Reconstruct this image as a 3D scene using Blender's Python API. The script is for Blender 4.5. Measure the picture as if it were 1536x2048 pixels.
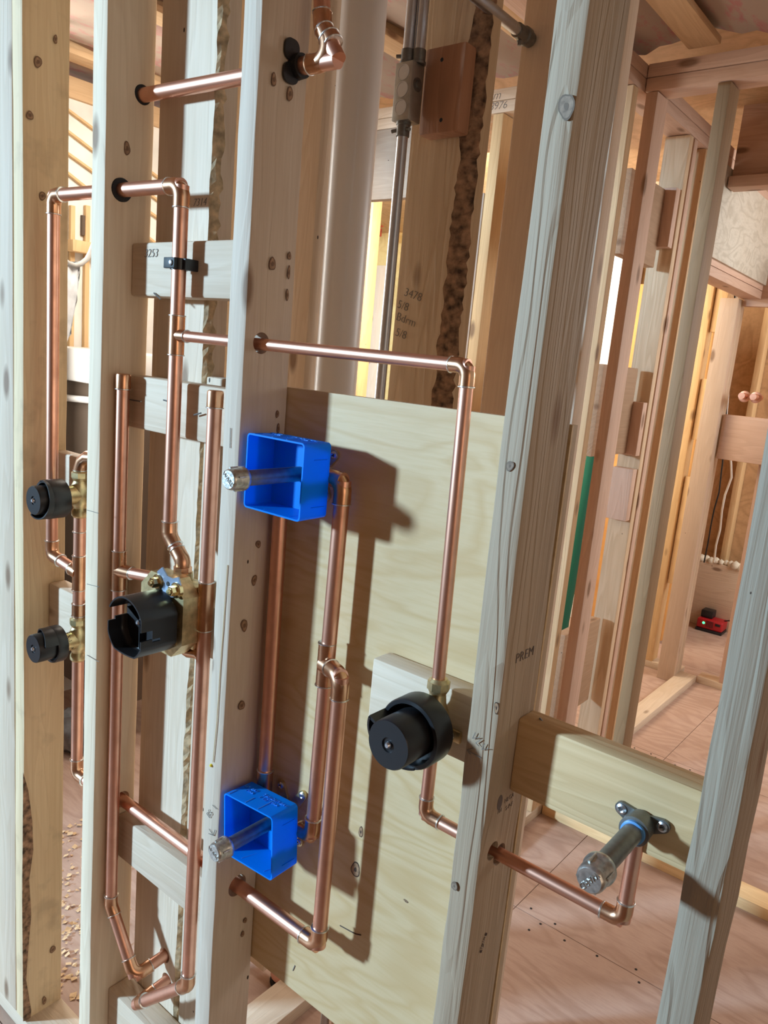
import bpy, bmesh, math, random
import mathutils
from mathutils import Vector, Matrix

for o in list(bpy.data.objects):
    bpy.data.objects.remove(o, do_unlink=True)
SC = bpy.context.scene
COL = SC.collection
rnd = random.Random(7)

# ------------------------------------------------------------------ camera
# rows: world X (along the wall), Y (into the wall), Z (up) in image axes
RM = Matrix(((0.7727970677, 0.1913988699, -0.6051042594),
             (0.6283008605, -0.0961669364, 0.7720038530),
             (0.0895696422, -0.9767898407, -0.1945736012)))
FPX = 1538.0
CAM = Vector((0.0, -0.72, 1.572))
cam_d = bpy.data.cameras.new('camera')
cam_d.sensor_fit = 'VERTICAL'
cam_d.sensor_height = 36.0
cam_d.lens = FPX / 2048.0 * 36.0
cam_d.clip_start = 0.02
cam_d.clip_end = 100
cam_o = bpy.data.objects.new('camera', cam_d)
COL.objects.link(cam_o)
cx, cy, cz = RM.col[0].copy(), RM.col[1].copy(), RM.col[2].copy()
m = Matrix.Identity(4)
for i in range(3):
    m[i][0] = cx[i]; m[i][1] = -cy[i]; m[i][2] = -cz[i]; m[i][3] = CAM[i]
cam_o.matrix_world = m
SC.camera = cam_o

# ------------------------------------------------------------------ world, lights, exposure
SC.view_settings.view_transform = 'Standard'
SC.view_settings.look = 'None'
SC.view_settings.exposure = 0.0
SC.view_settings.gamma = 1.0
SC.view_settings.use_curve_mapping = False
W = bpy.data.worlds.new('overcast_sky')
W.use_nodes = True
SC.world = W
bg = W.node_tree.nodes['Background']
bg.inputs[0].default_value = (1.0, 0.93, 0.95, 1)
bg.inputs[1].default_value = 0.36


def area(name, loc, target, sx, sy, power, color, spread=180):
    d = bpy.data.lights.new(name, 'AREA')
    d.shape = 'RECTANGLE'; d.size = sx; d.size_y = sy
    d.energy = power; d.color = color
    d.spread = math.radians(spread)
    o = bpy.data.objects.new(name, d); COL.objects.link(o)
    o.location = loc
    v = Vector(target) - Vector(loc)
    o.rotation_euler = v.to_track_quat('-Z', 'Y').to_euler()
    return o


# daylight through the window behind the photographer's left shoulder
area('window_daylight', (-6.6, -6.0, 2.85), (-0.8, 0.0, 1.25), 0.50, 0.60, 1000, (0.65, 1.02, 1.36))
# added warm fill from the right, brightening the stud sides; no doorway there
area('side_fill', (1.6, -0.75, 1.50), (-1.2, 0.0, 1.25), 1.0, 1.4, 3.6, (1.0, 0.76, 0.56), 110)
# daylight of the rooms beyond the second wall
area('back_room_daylight', (0.9, 3.6, 2.2), (-1.2, 2.9, 0.9), 1.6, 1.2, 60, (1.0, 1.02, 1.0))
area('far_room_daylight', (-2.6, 2.6, 2.3), (-2.9, 4.4, 1.2), 1.6, 1.0, 75, (1.0, 0.88, 0.68))
area('left_bay_fill', (-2.1, 0.95, 2.35), (-2.9, 1.0, 1.3), 0.5, 0.4, 14, (1.0, 0.92, 0.80))  # lamp added under the ceiling to brighten the vapour barrier, no known source
area('left_room_daylight', (-2.75, 0.42, 1.75), (-0.9, 0.52, 1.7), 0.45, 1.3, 23, (1.0, 0.98, 0.92))


# ------------------------------------------------------------------ pixel to world on a plane of the place
def ray(px, py):
    return RM @ Vector((px - 768.0, py - 1024.0, FPX))


def PY(px, py, Y):
    r = ray(px, py); return CAM + r * ((Y - CAM.y) / r.y)


def PX(px, py, X):
    r = ray(px, py); return CAM + r * ((X - CAM.x) / r.x)


def PZ(px, py, Z):
    r = ray(px, py); return CAM + r * ((Z - CAM.z) / r.z)


# ------------------------------------------------------------------ materials
def newmat(name):
    mt = bpy.data.materials.new(name); mt.use_nodes = True
    nt = mt.node_tree
    return mt, nt, nt.nodes['Principled BSDF']


def plain(name, col, rough=0.5, metal=0.0, noise=0.0, nscale=60, bump=0.0, spec=None):
    mt, nt, b = newmat(name)
    b.inputs['Base Color'].default_value = (*col, 1)
    b.inputs['Roughness'].default_value = rough
    b.inputs['Metallic'].default_value = metal
    if spec is not None:
        b.inputs['Specular IOR Level'].default_value = spec
    if noise or bump:
        tc = nt.nodes.new('ShaderNodeTexCoord')
        n = nt.nodes.new('ShaderNodeTexNoise'); n.inputs['Scale'].default_value = nscale
        n.inputs['Detail'].default_value = 5
        nt.links.new(tc.outputs['Object'], n.inputs['Vector'])
        if noise:
            r = nt.nodes.new('ShaderNodeMapRange')
            r.inputs[1].default_value = 0.3; r.inputs[2].default_value = 0.7
            r.inputs[3].default_value = 1 - noise; r.inputs[4].default_value = 1 + noise
            nt.links.new(n.outputs['Fac'], r.inputs[0])
            mx = nt.nodes.new('ShaderNodeVectorMath'); mx.operation = 'SCALE'
            mx.inputs[0].default_value = col
            nt.links.new(r.outputs[0], mx.inputs['Scale'])
            nt.links.new(mx.outputs[0], b.inputs['Base Color'])
        if bump:
            bp = nt.nodes.new('ShaderNodeBump'); bp.inputs['Strength'].default_value = bump
            bp.inputs['Distance'].default_value = 0.002
            nt.links.new(n.outputs['Fac'], bp.inputs['Height'])
            nt.links.new(bp.outputs[0], b.inputs['Normal'])
    return mt


LUM = {}


def lumber(axis, base=(0.74, 0.56, 0.385), dark=(0.50, 0.31, 0.17), rings=0.55, knots=1.0, rough=0.62, bump=0.25, seed=0.0, stain=0.0):
    key = (axis, base, dark, rings, knots, bump, seed, stain)
    if key in LUM:
        return LUM[key]
    mt, nt, b = newmat('lumber')
    L = nt.links
    tc = nt.nodes.new('ShaderNodeTexCoord')
    oi = nt.nodes.new('ShaderNodeObjectInfo')
    sc = nt.nodes.new('ShaderNodeMath'); sc.operation = 'MULTIPLY'; sc.inputs[1].default_value = 53.0
    L.new(oi.outputs['Random'], sc.inputs[0])
    ad = nt.nodes.new('ShaderNodeVectorMath'); ad.operation = 'ADD'
    L.new(tc.outputs['Object'], ad.inputs[0])
    cmb = nt.nodes.new('ShaderNodeCombineXYZ')
    for i in range(3):
        a2 = nt.nodes.new('ShaderNodeMath'); a2.operation = 'ADD'; a2.inputs[1].default_value = seed + i * 3.1
        L.new(sc.outputs[0], a2.inputs[0]); L.new(a2.outputs[0], cmb.inputs[i])
    L.new(cmb.outputs[0], ad.inputs[1])

    def stretched(across, along):
        mp = nt.nodes.new('ShaderNodeMapping')
        s = [across, across, across]; s['XYZ'.index(axis)] = along
        mp.inputs['Scale'].default_value = s
        L.new(ad.outputs[0], mp.inputs['Vector'])
        return mp
    # growth rings: bands bent by a slow noise
    n1 = nt.nodes.new('ShaderNodeTexNoise'); n1.inputs['Scale'].default_value = 1.0
    n1.inputs['Detail'].default_value = 2.0
    L.new(stretched(14, 1.3).outputs[0], n1.inputs['Vector'])
    mul = nt.nodes.new('ShaderNodeMath'); mul.operation = 'MULTIPLY'; mul.inputs[1].default_value = 11.0
    L.new(n1.outputs['Fac'], mul.inputs[0])
    fr = nt.nodes.new('ShaderNodeMath'); fr.operation = 'FRACT'
    L.new(mul.outputs[0], fr.inputs[0])
    rp = nt.nodes.new('ShaderNodeValToRGB')
    rp.color_ramp.elements[0].position = 0.0; rp.color_ramp.elements[0].color = (0, 0, 0, 1)
    rp.color_ramp.elements[1].position = 1.0; rp.color_ramp.elements[1].color = (0, 0, 0, 1)
    e = rp.color_ramp.elements.new(0.8); e.color = (1, 1, 1, 1)
    L.new(fr.outputs[0], rp.inputs[0])
    # fibres
    n2 = nt.nodes.new('ShaderNodeTexNoise'); n2.inputs['Scale'].default_value = 1.0
    n2.inputs['Detail'].default_value = 4.0
    L.new(stretched(260, 7).outputs[0], n2.inputs['Vector'])
    # broad colour drift
    n3 = nt.nodes.new('ShaderNodeTexNoise'); n3.inputs['Scale'].default_value = 1.0
    n3.inputs['Detail'].default_value = 3.0
    L.new(stretched(9, 1.6).outputs[0], n3.inputs['Vector'])
    # knots
    vo = nt.nodes.new('ShaderNodeTexVoronoi'); vo.inputs['Scale'].default_value = 1.0
    L.new(stretched(13, 5.0).outputs[0], vo.inputs['Vector'])
    sp = nt.nodes.new('ShaderNodeSeparateColor'); L.new(vo.outputs['Color'], sp.inputs[0])
    gt = nt.nodes.new('ShaderNodeMath'); gt.operation = 'GREATER_THAN'; gt.inputs[1].default_value = 0.45
    L.new(sp.outputs[0], gt.inputs[0])
    kr = nt.nodes.new('ShaderNodeMapRange'); kr.inputs[1].default_value = 0.20; kr.inputs[2].default_value = 0.10
    kr.inputs[3].default_value = 0.0; kr.inputs[4].default_value = 1.0
    L.new(vo.outputs['Distance'], kr.inputs[0])
    km = nt.nodes.new('ShaderNodeMath'); km.operation = 'MULTIPLY'
    L.new(kr.outputs[0], km.inputs[0]); L.new(gt.outputs[0], km.inputs[1])
    km2 = nt.nodes.new('ShaderNodeMath'); km2.operation = 'MULTIPLY'; km2.inputs[1].default_value = 0.8 * knots
    L.new(km.outputs[0], km2.inputs[0])
    # nail pricks
    v2 = nt.nodes.new('ShaderNodeTexVoronoi'); v2.inputs['Scale'].default_value = 1.0
    L.new(stretched(26, 14.0).outputs[0], v2.inputs['Vector'])
    s2 = nt.nodes.new('ShaderNodeSeparateColor'); L.new(v2.outputs['Color'], s2.inputs[0])
    g2 = nt.nodes.new('ShaderNodeMath'); g2.operation = 'GREATER_THAN'; g2.inputs[1].default_value = 0.80
    L.new(s2.outputs[0], g2.inputs[0])
    k2 = nt.nodes.new('ShaderNodeMath'); k2.operation = 'LESS_THAN'; k2.inputs[1].default_value = 0.055
    L.new(v2.outputs['Distance'], k2.inputs[0])
    m2 = nt.nodes.new('ShaderNodeMath'); m2.operation = 'MULTIPLY'
    L.new(g2.outputs[0], m2.inputs[0]); L.new(k2.outputs[0], m2.inputs[1])

    def mix(fac, a, c, mode='MIX'):
        x = nt.nodes.new('ShaderNodeMix'); x.data_type = 'RGBA'; x.blend_type = mode
        if hasattr(fac, 'links'):
            L.new(fac, x.inputs[0])
        else:
            x.inputs[0].default_value = fac
        for sock, v in ((x.inputs[6], a), (x.inputs[7], c)):
            if hasattr(v, 'links'):
                L.new(v, sock)
            else:
                sock.default_value = (*v, 1)
        return x.outputs[2]
    f1 = nt.nodes.new('ShaderNodeMath'); f1.operation = 'MULTIPLY'; f1.inputs[1].default_value = rings * 0.55
    L.new(rp.outputs[0], f1.inputs[0])
    c = mix(f1.outputs[0], base, dark)
    f3 = nt.nodes.new('ShaderNodeMapRange'); f3.inputs[1].default_value = 0.35; f3.inputs[2].default_value = 0.75
    f3.inputs[3].default_value = 0.0; f3.inputs[4].default_value = 0.30
    L.new(n3.outputs['Fac'], f3.inputs[0])
    c = mix(f3.outputs[0], c, (base[0] * 0.80, base[1] * 0.70, base[2] * 0.60))
    f2 = nt.nodes.new('ShaderNodeMapRange'); f2.inputs[1].default_value = 0.35; f2.inputs[2].default_value = 0.7
    f2.inputs[3].default_value = 0.0; f2.inputs[4].default_value = 0.22
    L.new(n2.outputs['Fac'], f2.inputs[0])
    c = mix(f2.outputs[0], c, dark)
    if stain:
        n4 = nt.nodes.new('ShaderNodeTexNoise'); n4.inputs['Scale'].default_value = 16.0; n4.inputs['Detail'].default_value = 6
        L.new(ad.outputs[0], n4.inputs['Vector'])
        f4 = nt.nodes.new('ShaderNodeMapRange'); f4.inputs[1].default_value = 0.56; f4.inputs[2].default_value = 0.72
        f4.inputs[3].default_value = 0.0; f4.inputs[4].default_value = stain
        L.new(n4.outputs['Fac'], f4.inputs[0])
        c = mix(f4.outputs[0], c, (0.16, 0.10, 0.07))
    c = mix(km2.outputs[0], c, (0.20, 0.105, 0.055))
    c = mix(m2.outputs[0], c, (0.05, 0.03, 0.02))
    # piece to piece value
    vr = nt.nodes.new('ShaderNodeMapRange'); vr.inputs[3].default_value = 0.92; vr.inputs[4].default_value = 1.06
    L.new(oi.outputs['Random'], vr.inputs[0])
    sv = nt.nodes.new('ShaderNodeVectorMath'); sv.operation = 'SCALE'
    L.new(c, sv.inputs[0]); L.new(vr.outputs[0], sv.inputs['Scale'])
    L.new(sv.outputs[0], b.inputs['Base Color'])
    b.inputs['Roughness'].default_value = rough
    b.inputs['Specular IOR Level'].default_value = 0.25
    bp = nt.nodes.new('ShaderNodeBump'); bp.inputs['Strength'].default_value = bump; bp.inputs['Distance'].default_value = 0.0015
    hs = nt.nodes.new('ShaderNodeMath'); hs.operation = 'ADD'
    L.new(n2.outputs['Fac'], hs.inputs[0]); L.new(rp.outputs[0], hs.inputs[1])
    L.new(hs.outputs[0], bp.inputs['Height'])
    L.new(bp.outputs[0], b.inputs['Normal'])
    LUM[key] = mt
    return mt


PALE = dict(base=(0.75, 0.61, 0.47), dark=(0.54, 0.39, 0.25))
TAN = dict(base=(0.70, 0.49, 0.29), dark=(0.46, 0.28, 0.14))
GREY = dict(base=(0.62, 0.52, 0.43), dark=(0.42, 0.32, 0.25))
PINK = dict(base=(0.68, 0.47, 0.36), dark=(0.48, 0.29, 0.20))
RED = dict(base=(0.50, 0.26, 0.15), dark=(0.33, 0.15, 0.08))
GOLD = dict(base=(0.80, 0.56, 0.30), dark=(0.55, 0.33, 0.15))


def plywood_mat(name, base, dark, sx, sy, sz, fine, knots=True, rough=0.6, spec=0.3, wave=9.0):
    """rotary-cut veneer: wide wandering bands plus short fibres and a few knots"""
    mt, nt, b = newmat(name)
    L = nt.links
    tc = nt.nodes.new('ShaderNodeTexCoord')
    oi = nt.nodes.new('ShaderNodeObjectInfo')
    ad = nt.nodes.new('ShaderNodeVectorMath'); ad.operation = 'ADD'
    sc = nt.nodes.new('ShaderNodeMath'); sc.operation = 'MULTIPLY'; sc.inputs[1].default_value = 31.0
    L.new(oi.outputs['Random'], sc.inputs[0])
    L.new(tc.outputs['Object'], ad.inputs[0]); L.new(sc.outputs[0], ad.inputs[1])

    def mp(s):
        q = nt.nodes.new('ShaderNodeMapping'); q.inputs['Scale'].default_value = s
        L.new(ad.outputs[0], q.inputs['Vector']); return q.outputs[0]
    n1 = nt.nodes.new('ShaderNodeTexNoise'); n1.inputs['Scale'].default_value = 1; n1.inputs['Detail'].default_value = 2.5
    n1.inputs['Distortion'].default_value = 0.6
    L.new(mp((sx, sy, sz)), n1.inputs['Vector'])
    mu = nt.nodes.new('ShaderNodeMath'); mu.operation = 'MULTIPLY'; mu.inputs[1].default_value = wave
    L.new(n1.outputs['Fac'], mu.inputs[0])
    fr = nt.nodes.new('ShaderNodeMath'); fr.operation = 'FRACT'; L.new(mu.outputs[0], fr.inputs[0])
    rp = nt.nodes.new('ShaderNodeValToRGB')
    rp.color_ramp.elements[0].color = (0, 0, 0, 1); rp.color_ramp.elements[0].position = 0.35
    rp.color_ramp.elements[1].color = (0, 0, 0, 1); rp.color_ramp.elements[1].position = 1.0
    e = rp.color_ramp.elements.new(0.72); e.color = (1, 1, 1, 1)
    L.new(fr.outputs[0], rp.inputs[0])
    n2 = nt.nodes.new('ShaderNodeTexNoise'); n2.inputs['Scale'].default_value = 1; n2.inputs['Detail'].default_value = 4
    L.new(mp(fine), n2.inputs['Vector'])
    n3 = nt.nodes.new('ShaderNodeTexNoise'); n3.inputs['Scale'].default_value = 3.2; n3.inputs['Detail'].default_value = 3
    L.new(ad.outputs[0], n3.inputs['Vector'])

    def mix(fac, a, c):
        x = nt.nodes.new('ShaderNodeMix'); x.data_type = 'RGBA'
        L.new(fac, x.inputs[0])
        for sock, v in ((x.inputs[6], a), (x.inputs[7], c)):
            if hasattr(v, 'links'):
                L.new(v, sock)
            else:
                sock.default_value = (*v, 1)
        return x.outputs[2]

    def rng(src, a, bb, lo, hi):
        r = nt.nodes.new('ShaderNodeMapRange')
        for i, v in enumerate((a, bb, lo, hi)):
            r.inputs[i + 1].default_value = v
        L.new(src, r.inputs[0]); return r.outputs[0]
    c = mix(rng(rp.outputs[0], 0, 1, 0, 0.6), base, dark)
    c = mix(rng(n3.outputs['Fac'], 0.4, 0.7, 0, 0.35), c, (base[0] * 0.85, base[1] * 0.76, base[2] * 0.66))
    c = mix(rng(n2.outputs['Fac'], 0.45, 0.75, 0, 0.4), c, dark)
    if knots:
        vo = nt.nodes.new('ShaderNodeTexVoronoi'); vo.inputs['Scale'].default_value = 5.0
        L.new(ad.outputs[0], vo.inputs['Vector'])
        s = nt.nodes.new('ShaderNodeSeparateColor'); L.new(vo.outputs['Color'], s.inputs[0])
        g = nt.nodes.new('ShaderNodeMath'); g.operation = 'GREATER_THAN'; g.inputs[1].default_value = 0.5
        L.new(s.outputs[0], g.inputs[0])
        mm = nt.nodes.new('ShaderNodeMath'); mm.operation = 'MULTIPLY'
        L.new(rng(vo.outputs['Distance'], 0.085, 0.06, 0, 0.85), mm.inputs[0]); L.new(g.outputs[0], mm.inputs[1])
        c = mix(mm.outputs[0], c, (0.14, 0.075, 0.04))
    L.new(c, b.inputs['Base Color'])
    b.inputs['Roughness'].default_value = rough
    b.inputs['Specular IOR Level'].default_value = spec
    bp = nt.nodes.new('ShaderNodeBump'); bp.inputs['Strength'].default_value = 0.2; bp.inputs['Distance'].default_value = 0.001
    L.new(n2.outputs['Fac'], bp.inputs['Height']); L.new(bp.outputs[0], b.inputs['Normal'])
    return mt


M_PLY = plywood_mat('plywood_face', (0.68, 0.50, 0.29), (0.56, 0.36, 0.16), 2.6, 5, 8, (14, 60, 170), knots=False, rough=0.5)
M_PLY_EDGE = plywood_mat('plywood_edge', (0.58, 0.44, 0.30), (0.40, 0.27, 0.17), 1, 120, 1, (90, 300, 90), knots=False)
M_FLOOR = plywood_mat('floor_plywood', (0.51, 0.355, 0.285), (0.36, 0.225, 0.17), 2.4, 6, 3, (30, 160, 60), knots=False, rough=0.5, spec=0.35, wave=7)
M_OSB = plywood_mat('sheathing', (0.66, 0.44, 0.25), (0.45, 0.28, 0.15), 3, 3, 3, (60, 60, 60), knots=False)
M_GREYPLY = plywood_mat('weathered_plywood', (0.62, 0.57, 0.48), (0.42, 0.37, 0.29), 5, 3, 7, (50, 40, 160), knots=True)
M_YELLOWPLY = plywood_mat('yellow_plywood', (0.86, 0.62, 0.25), (0.75, 0.48, 0.17), 3, 3, 3, (40, 40, 90), knots=False)


def copper_mat(name, col, rough, tarn):
    mt, nt, b = newmat(name)
    L = nt.links
    tc = nt.nodes.new('ShaderNodeTexCoord')
    n = nt.nodes.new('ShaderNodeTexNoise'); n.inputs['Scale'].default_value = 24; n.inputs['Detail'].default_value = 5
    L.new(tc.outputs['Object'], n.inputs['Vector'])
    r = nt.nodes.new('ShaderNodeMapRange'); r.inputs[1].default_value = 0.35; r.inputs[2].default_value = 0.72
    r.inputs[3].default_value = 0; r.inputs[4].default_value = tarn
    L.new(n.outputs['Fac'], r.inputs[0])
    x = nt.nodes.new('ShaderNodeMix'); x.data_type = 'RGBA'
    x.inputs[6].default_value = (*col, 1); x.inputs[7].default_value = (col[0] * 0.5, col[1] * 0.42, col[2] * 0.36, 1)
    L.new(r.outputs[0], x.inputs[0]); L.new(x.outputs[2], b.inputs['Base Color'])
    r2 = nt.nodes.new('ShaderNodeMapRange'); r2.inputs[3].default_value = rough * 0.75; r2.inputs[4].default_value = rough * 1.35
    L.new(n.outputs['Fac'], r2.inputs[0]); L.new(r2.outputs[0], b.inputs['Roughness'])
    b.inputs['Metallic'].default_value = 1.0
    return mt


M_COP = copper_mat('copper_pipe', (0.84, 0.46, 0.33), 0.37, 0.45)
M_FIT = copper_mat('copper_fitting', (0.80, 0.46, 0.28), 0.28, 0.8)
M_SOLDER = plain('solder', (0.78, 0.77, 0.74), 0.3, 1.0, 0.25, 300)
M_BRASS = plain('brass_casting', (0.66, 0.52, 0.28), 0.38, 0.9, 0.25, 90, 0.15)
M_BRASS_B = plain('bright_brass', (0.88, 0.72, 0.38), 0.2, 1.0, 0.15, 60)
M_STEEL = plain('zinc_steel', (0.62, 0.65, 0.70), 0.34, 1.0, 0.05, 60)
M_GALV = plain('galvanised_iron', (0.56, 0.56, 0.53), 0.36, 0.9, 0.3, 160, 0.25)
M_NIP = plain('steel_nipple', (0.20, 0.20, 0.19), 0.42, 0.7, 0.2, 90)
M_BOX = plain('grey_steel_box', (0.46, 0.46, 0.43), 0.42, 0.85, 0.15, 80)
M_BLACK = plain('black_plastic', (0.012, 0.012, 0.014), 0.38, 0.0)
M_BLACKR = plain('black_rubber', (0.010, 0.010, 0.011), 0.6)
def blue_mat():
    mt, nt, b = newmat('blue_plastic')
    b.inputs['Base Color'].default_value = (0.001, 0.33, 0.98, 1)
    b.inputs['Roughness'].default_value = 0.42
    b.inputs['Specular IOR Level'].default_value = 0.2
    tr = nt.nodes.new('ShaderNodeBsdfTranslucent'); tr.inputs[0].default_value = (0.001, 0.33, 1.0, 1)
    mx = nt.nodes.new('ShaderNodeMixShader'); mx.inputs[0].default_value = 0.42
    out = nt.nodes['Material Output']
    nt.links.new(b.outputs[0], mx.inputs[1]); nt.links.new(tr.outputs[0], mx.inputs[2])
    nt.links.new(mx.outputs[0], out.inputs[0])
    return mt


M_BLUE = blue_mat()
M_BLUE_T = plain('raised_blue', (0.05, 0.32, 0.90), 0.34, 0.0)
M_PVC = plain('white_pvc', (0.60, 0.56, 0.53), 0.35, 0.0)
M_WHITE = plain('white_plastic', (0.80, 0.79, 0.76), 0.4, 0.0)
M_DARKBROWN = plain('dark_brown_panel', (0.11, 0.075, 0.05), 0.6, 0.0, 0.1, 10)
M_INK = plain('pencil_graphite', (0.20, 0.18, 0.16), 0.8)
M_STAMP = plain('stamp_ink', (0.13, 0.10, 0.09), 0.8)
M_BARK = plain('bark', (0.27, 0.16, 0.095), 0.9, 0.0, 0.8, 70, 1.0)
M_WANE = plain('peeled_wane', (0.60, 0.43, 0.25), 0.8, 0.0, 0.45, 70, 0.8)
M_YELLOW = plain('yellow_sap', (0.85, 0.66, 0.05), 0.4)
M_SAP = plain('dried_sap', (0.72, 0.58, 0.34), 0.4)
M_RED = plain('red_plastic', (0.42, 0.012, 0.018), 0.4)
M_GREEN = plain('green_tube', (0.005, 0.12, 0.075), 0.5)
M_FOAM = plain('spray_foam', (0.80, 0.74, 0.60), 0.85, 0.0, 0.1, 60, 0.8)
M_BRICK = plain('brick_red', (0.55, 0.11, 0.07), 0.8, 0.0, 0.35, 40)
M_CABLE = plain('cable_grey', (0.40, 0.39, 0.37), 0.5)
M_CABLEW = plain('cable_white', (0.78, 0.76, 0.70), 0.5)
M_VAPOUR = plain('vapour_barrier', (0.82, 0.80, 0.74), 0.45, 0.0, 0.12, 6, 0.8)
M_PLASTIC = plain('clear_sheet', (0.70, 0.72, 0.74), 0.25, 0.0, 0.3, 14, 0.8)
M_PINKINS = plain('pink_fibreglass', (0.72, 0.36, 0.42), 0.95, 0.0, 0.3, 40, 1.0)
M_ORANGE = plain('orange_plastic', (0.85, 0.27, 0.03), 0.45)
M_SKIN = plain('salmon_pink', (0.80, 0.40, 0.30), 0.5)
M_CHIP = plain('wood_chips', (0.75, 0.52, 0.30), 0.8)
M_WALL = plain('bare_sheathing', (0.50, 0.38, 0.27), 0.8, 0.0, 0.15, 5)


def kraft_mat():
    mt, nt, b = newmat('kraft_facing')
    L = nt.links
    tc = nt.nodes.new('ShaderNodeTexCoord')
    mp = nt.nodes.new('ShaderNodeMapping'); mp.inputs['Scale'].default_value = (14, 5, 5)
    L.new(tc.outputs['Object'], mp.inputs['Vector'])
    n = nt.nodes.new('ShaderNodeTexNoise'); n.inputs['Scale'].default_value = 1.6; n.inputs['Detail'].default_value = 6
    n.inputs['Roughness'].default_value = 0.75
    L.new(mp.outputs[0], n.inputs['Vector'])
    r = nt.nodes.new('ShaderNodeValToRGB')
    r.color_ramp.elements[0].position = 0.50; r.color_ramp.elements[0].color = (0.42, 0.325, 0.26, 1)
    r.color_ramp.elements[1].position = 0.62; r.color_ramp.elements[1].color = (0.46, 0.20, 0.19, 1)
    L.new(n.outputs['Fac'], r.inputs[0]); L.new(r.outputs[0], b.inputs['Base Color'])
    b.inputs['Roughness'].default_value = 0.5
    return mt


M_KRAFT = kraft_mat()


def emis(name, col, s):
    mt, nt, b = newmat(name)
    b.inputs['Base Color'].default_value = (*col, 1)
    b.inputs['Emission Color'].default_value = (*col, 1)
    b.inputs['Emission Strength'].default_value = s
    return mt


M_LED = emis('green_led', (0.05, 0.9, 0.25), 3.0)


# ------------------------------------------------------------------ object helpers
def setp(o, label=None, cat=None, group=None, kind=None):
    if label: o['label'] = label
    if cat: o['category'] = cat
    if group: o['group'] = group
    if kind: o['kind'] = kind
    return o


def wloc(o):
    v = Vector(o.location)
    p = o.parent
    while p:
        v += Vector(p.location); p = p.parent
    return v


def empty(name, loc, label=None, cat=None, group=None, kind=None, parent=None):
    o = bpy.data.objects.new(name, None); COL.objects.link(o)
    o.empty_display_size = 0.05
    o.location = loc
    if parent:
        o.parent = parent; o.location = Vector(loc) - wloc(parent)
    return setp(o, label, cat, group, kind)


def link_bm(name, bm, mats, parent=None, origin=None, smooth=None, label=None, cat=None, group=None, kind=None):
    """bm is in world coordinates; the object's origin goes to `origin` (default: middle of the base)"""
    bm.verts.ensure_lookup_table()
    if origin is None:
        xs = [v.co.x for v in bm.verts]; ys = [v.co.y for v in bm.verts]; zs = [v.co.z for v in bm.verts]
        origin = Vector(((min(xs) + max(xs)) / 2, (min(ys) + max(ys)) / 2, min(zs)))
    origin = Vector(origin)
    for v in bm.verts:
        v.co -= origin
    bmesh.ops.recalc_face_normals(bm, faces=bm.faces[:])
    me = bpy.data.meshes.new(name)
    bm.to_mesh(me); bm.free()
    if not isinstance(mats, (list, tuple)):
        mats = [mats]
    for q in mats:
        me.materials.append(q)
    if smooth:
        for p in me.polygons:
            p.use_smooth = True
        me.set_sharp_from_angle(angle=math.radians(smooth))
    o = bpy.data.objects.new(name, me); COL.objects.link(o)
    if parent:
        o.parent = parent; o.location = origin - wloc(parent)
    else:
        o.location = origin
    return setp(o, label, cat, group, kind)


def bm_box(bm, x0, x1, y0, y1, z0, z1, bev=0.0, seg=2, mat=0):
    r = bmesh.ops.create_cube(bm, size=1.0)
    vs = r['verts']
    for v in vs:
        v.co = Vector((x0 + (v.co.x + 0.5) * (x1 - x0), y0 + (v.co.y + 0.5) * (y1 - y0), z0 + (v.co.z + 0.5) * (z1 - z0)))
    fs = set(f for v in vs for f in v.link_faces)
    for f in fs: f.material_index = mat
    if bev:
        es = list(set(e for v in vs for e in v.link_edges))
        bmesh.ops.bevel(bm, geom=es, offset=bev, segments=seg, affect='EDGES', profile=0.5)
    return bm


def box(name, x0, x1, y0, y1, z0, z1, mat, parent=None, bev=0.003, **kw):
    bm = bmesh.new(); bm_box(bm, x0, x1, y0, y1, z0, z1, bev)
    return link_bm(name, bm, mat, parent, smooth=35 if bev else None, **kw)


def frame_from(d):
    d = Vector(d).normalized()
    a = Vector((0, 0, 1)) if abs(d.z) < 0.9 else Vector((1, 0, 0))
    u = d.cross(a).normalized(); w = d.cross(u).normalized()
    return u, w, d


def bm_sweep(bm, pts, r, seg=20, cap=True, mat=0):
    """tube along a polyline; r is a number or one radius per point"""
    pts = [Vector(p) for p in pts]
    n = len(pts)
    rs = r if isinstance(r, (list, tuple)) else [r] * n
    tang = []
    for i in range(n):
        a = pts[max(i - 1, 0)]; c = pts[min(i + 1, n - 1)]
        t = (c - a)
        if t.length < 1e-9: t = tang[-1] if tang else Vector((0, 0, 1))
        tang.append(t.normalized())
    u, w, _ = frame_from(tang[0])
    rings = []
    for i in range(n):
        t = tang[i]
        u = (u - t * u.dot(t)).normalized(); w = t.cross(u)
        ring = []
        for k in range(seg):
            a = 2 * math.pi * k / seg
            ring.append(bm.verts.new(pts[i] + (u * math.cos(a) + w * math.sin(a)) * rs[i]))
        rings.append(ring)
    for i in range(n - 1):
        for k in range(seg):
            f = bm.faces.new((rings[i][k], rings[i][(k + 1) % seg], rings[i + 1][(k + 1) % seg], rings[i + 1][k]))
            f.material_index = mat
    if cap:
        f = bm.faces.new(rings[0]); f.material_index = mat
        f = bm.faces.new(list(reversed(rings[-1]))); f.material_index = mat
    return rings


def tube(name, pts, r, mat, parent=None, seg=20, sm=40, **kw):
    bm = bmesh.new(); bm_sweep(bm, pts, r, seg)
    return link_bm(name, bm, mat, parent, smooth=sm, **kw)


def lathe(name, base, direction, prof, mat, parent=None, seg=32, sm=35, **kw):
    """prof: (distance along direction, radius) pairs"""
    bm = bmesh.new()
    bm_lathe(bm, base, direction, prof, seg)
    return link_bm(name, bm, mat, parent, smooth=sm, **kw)


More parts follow.
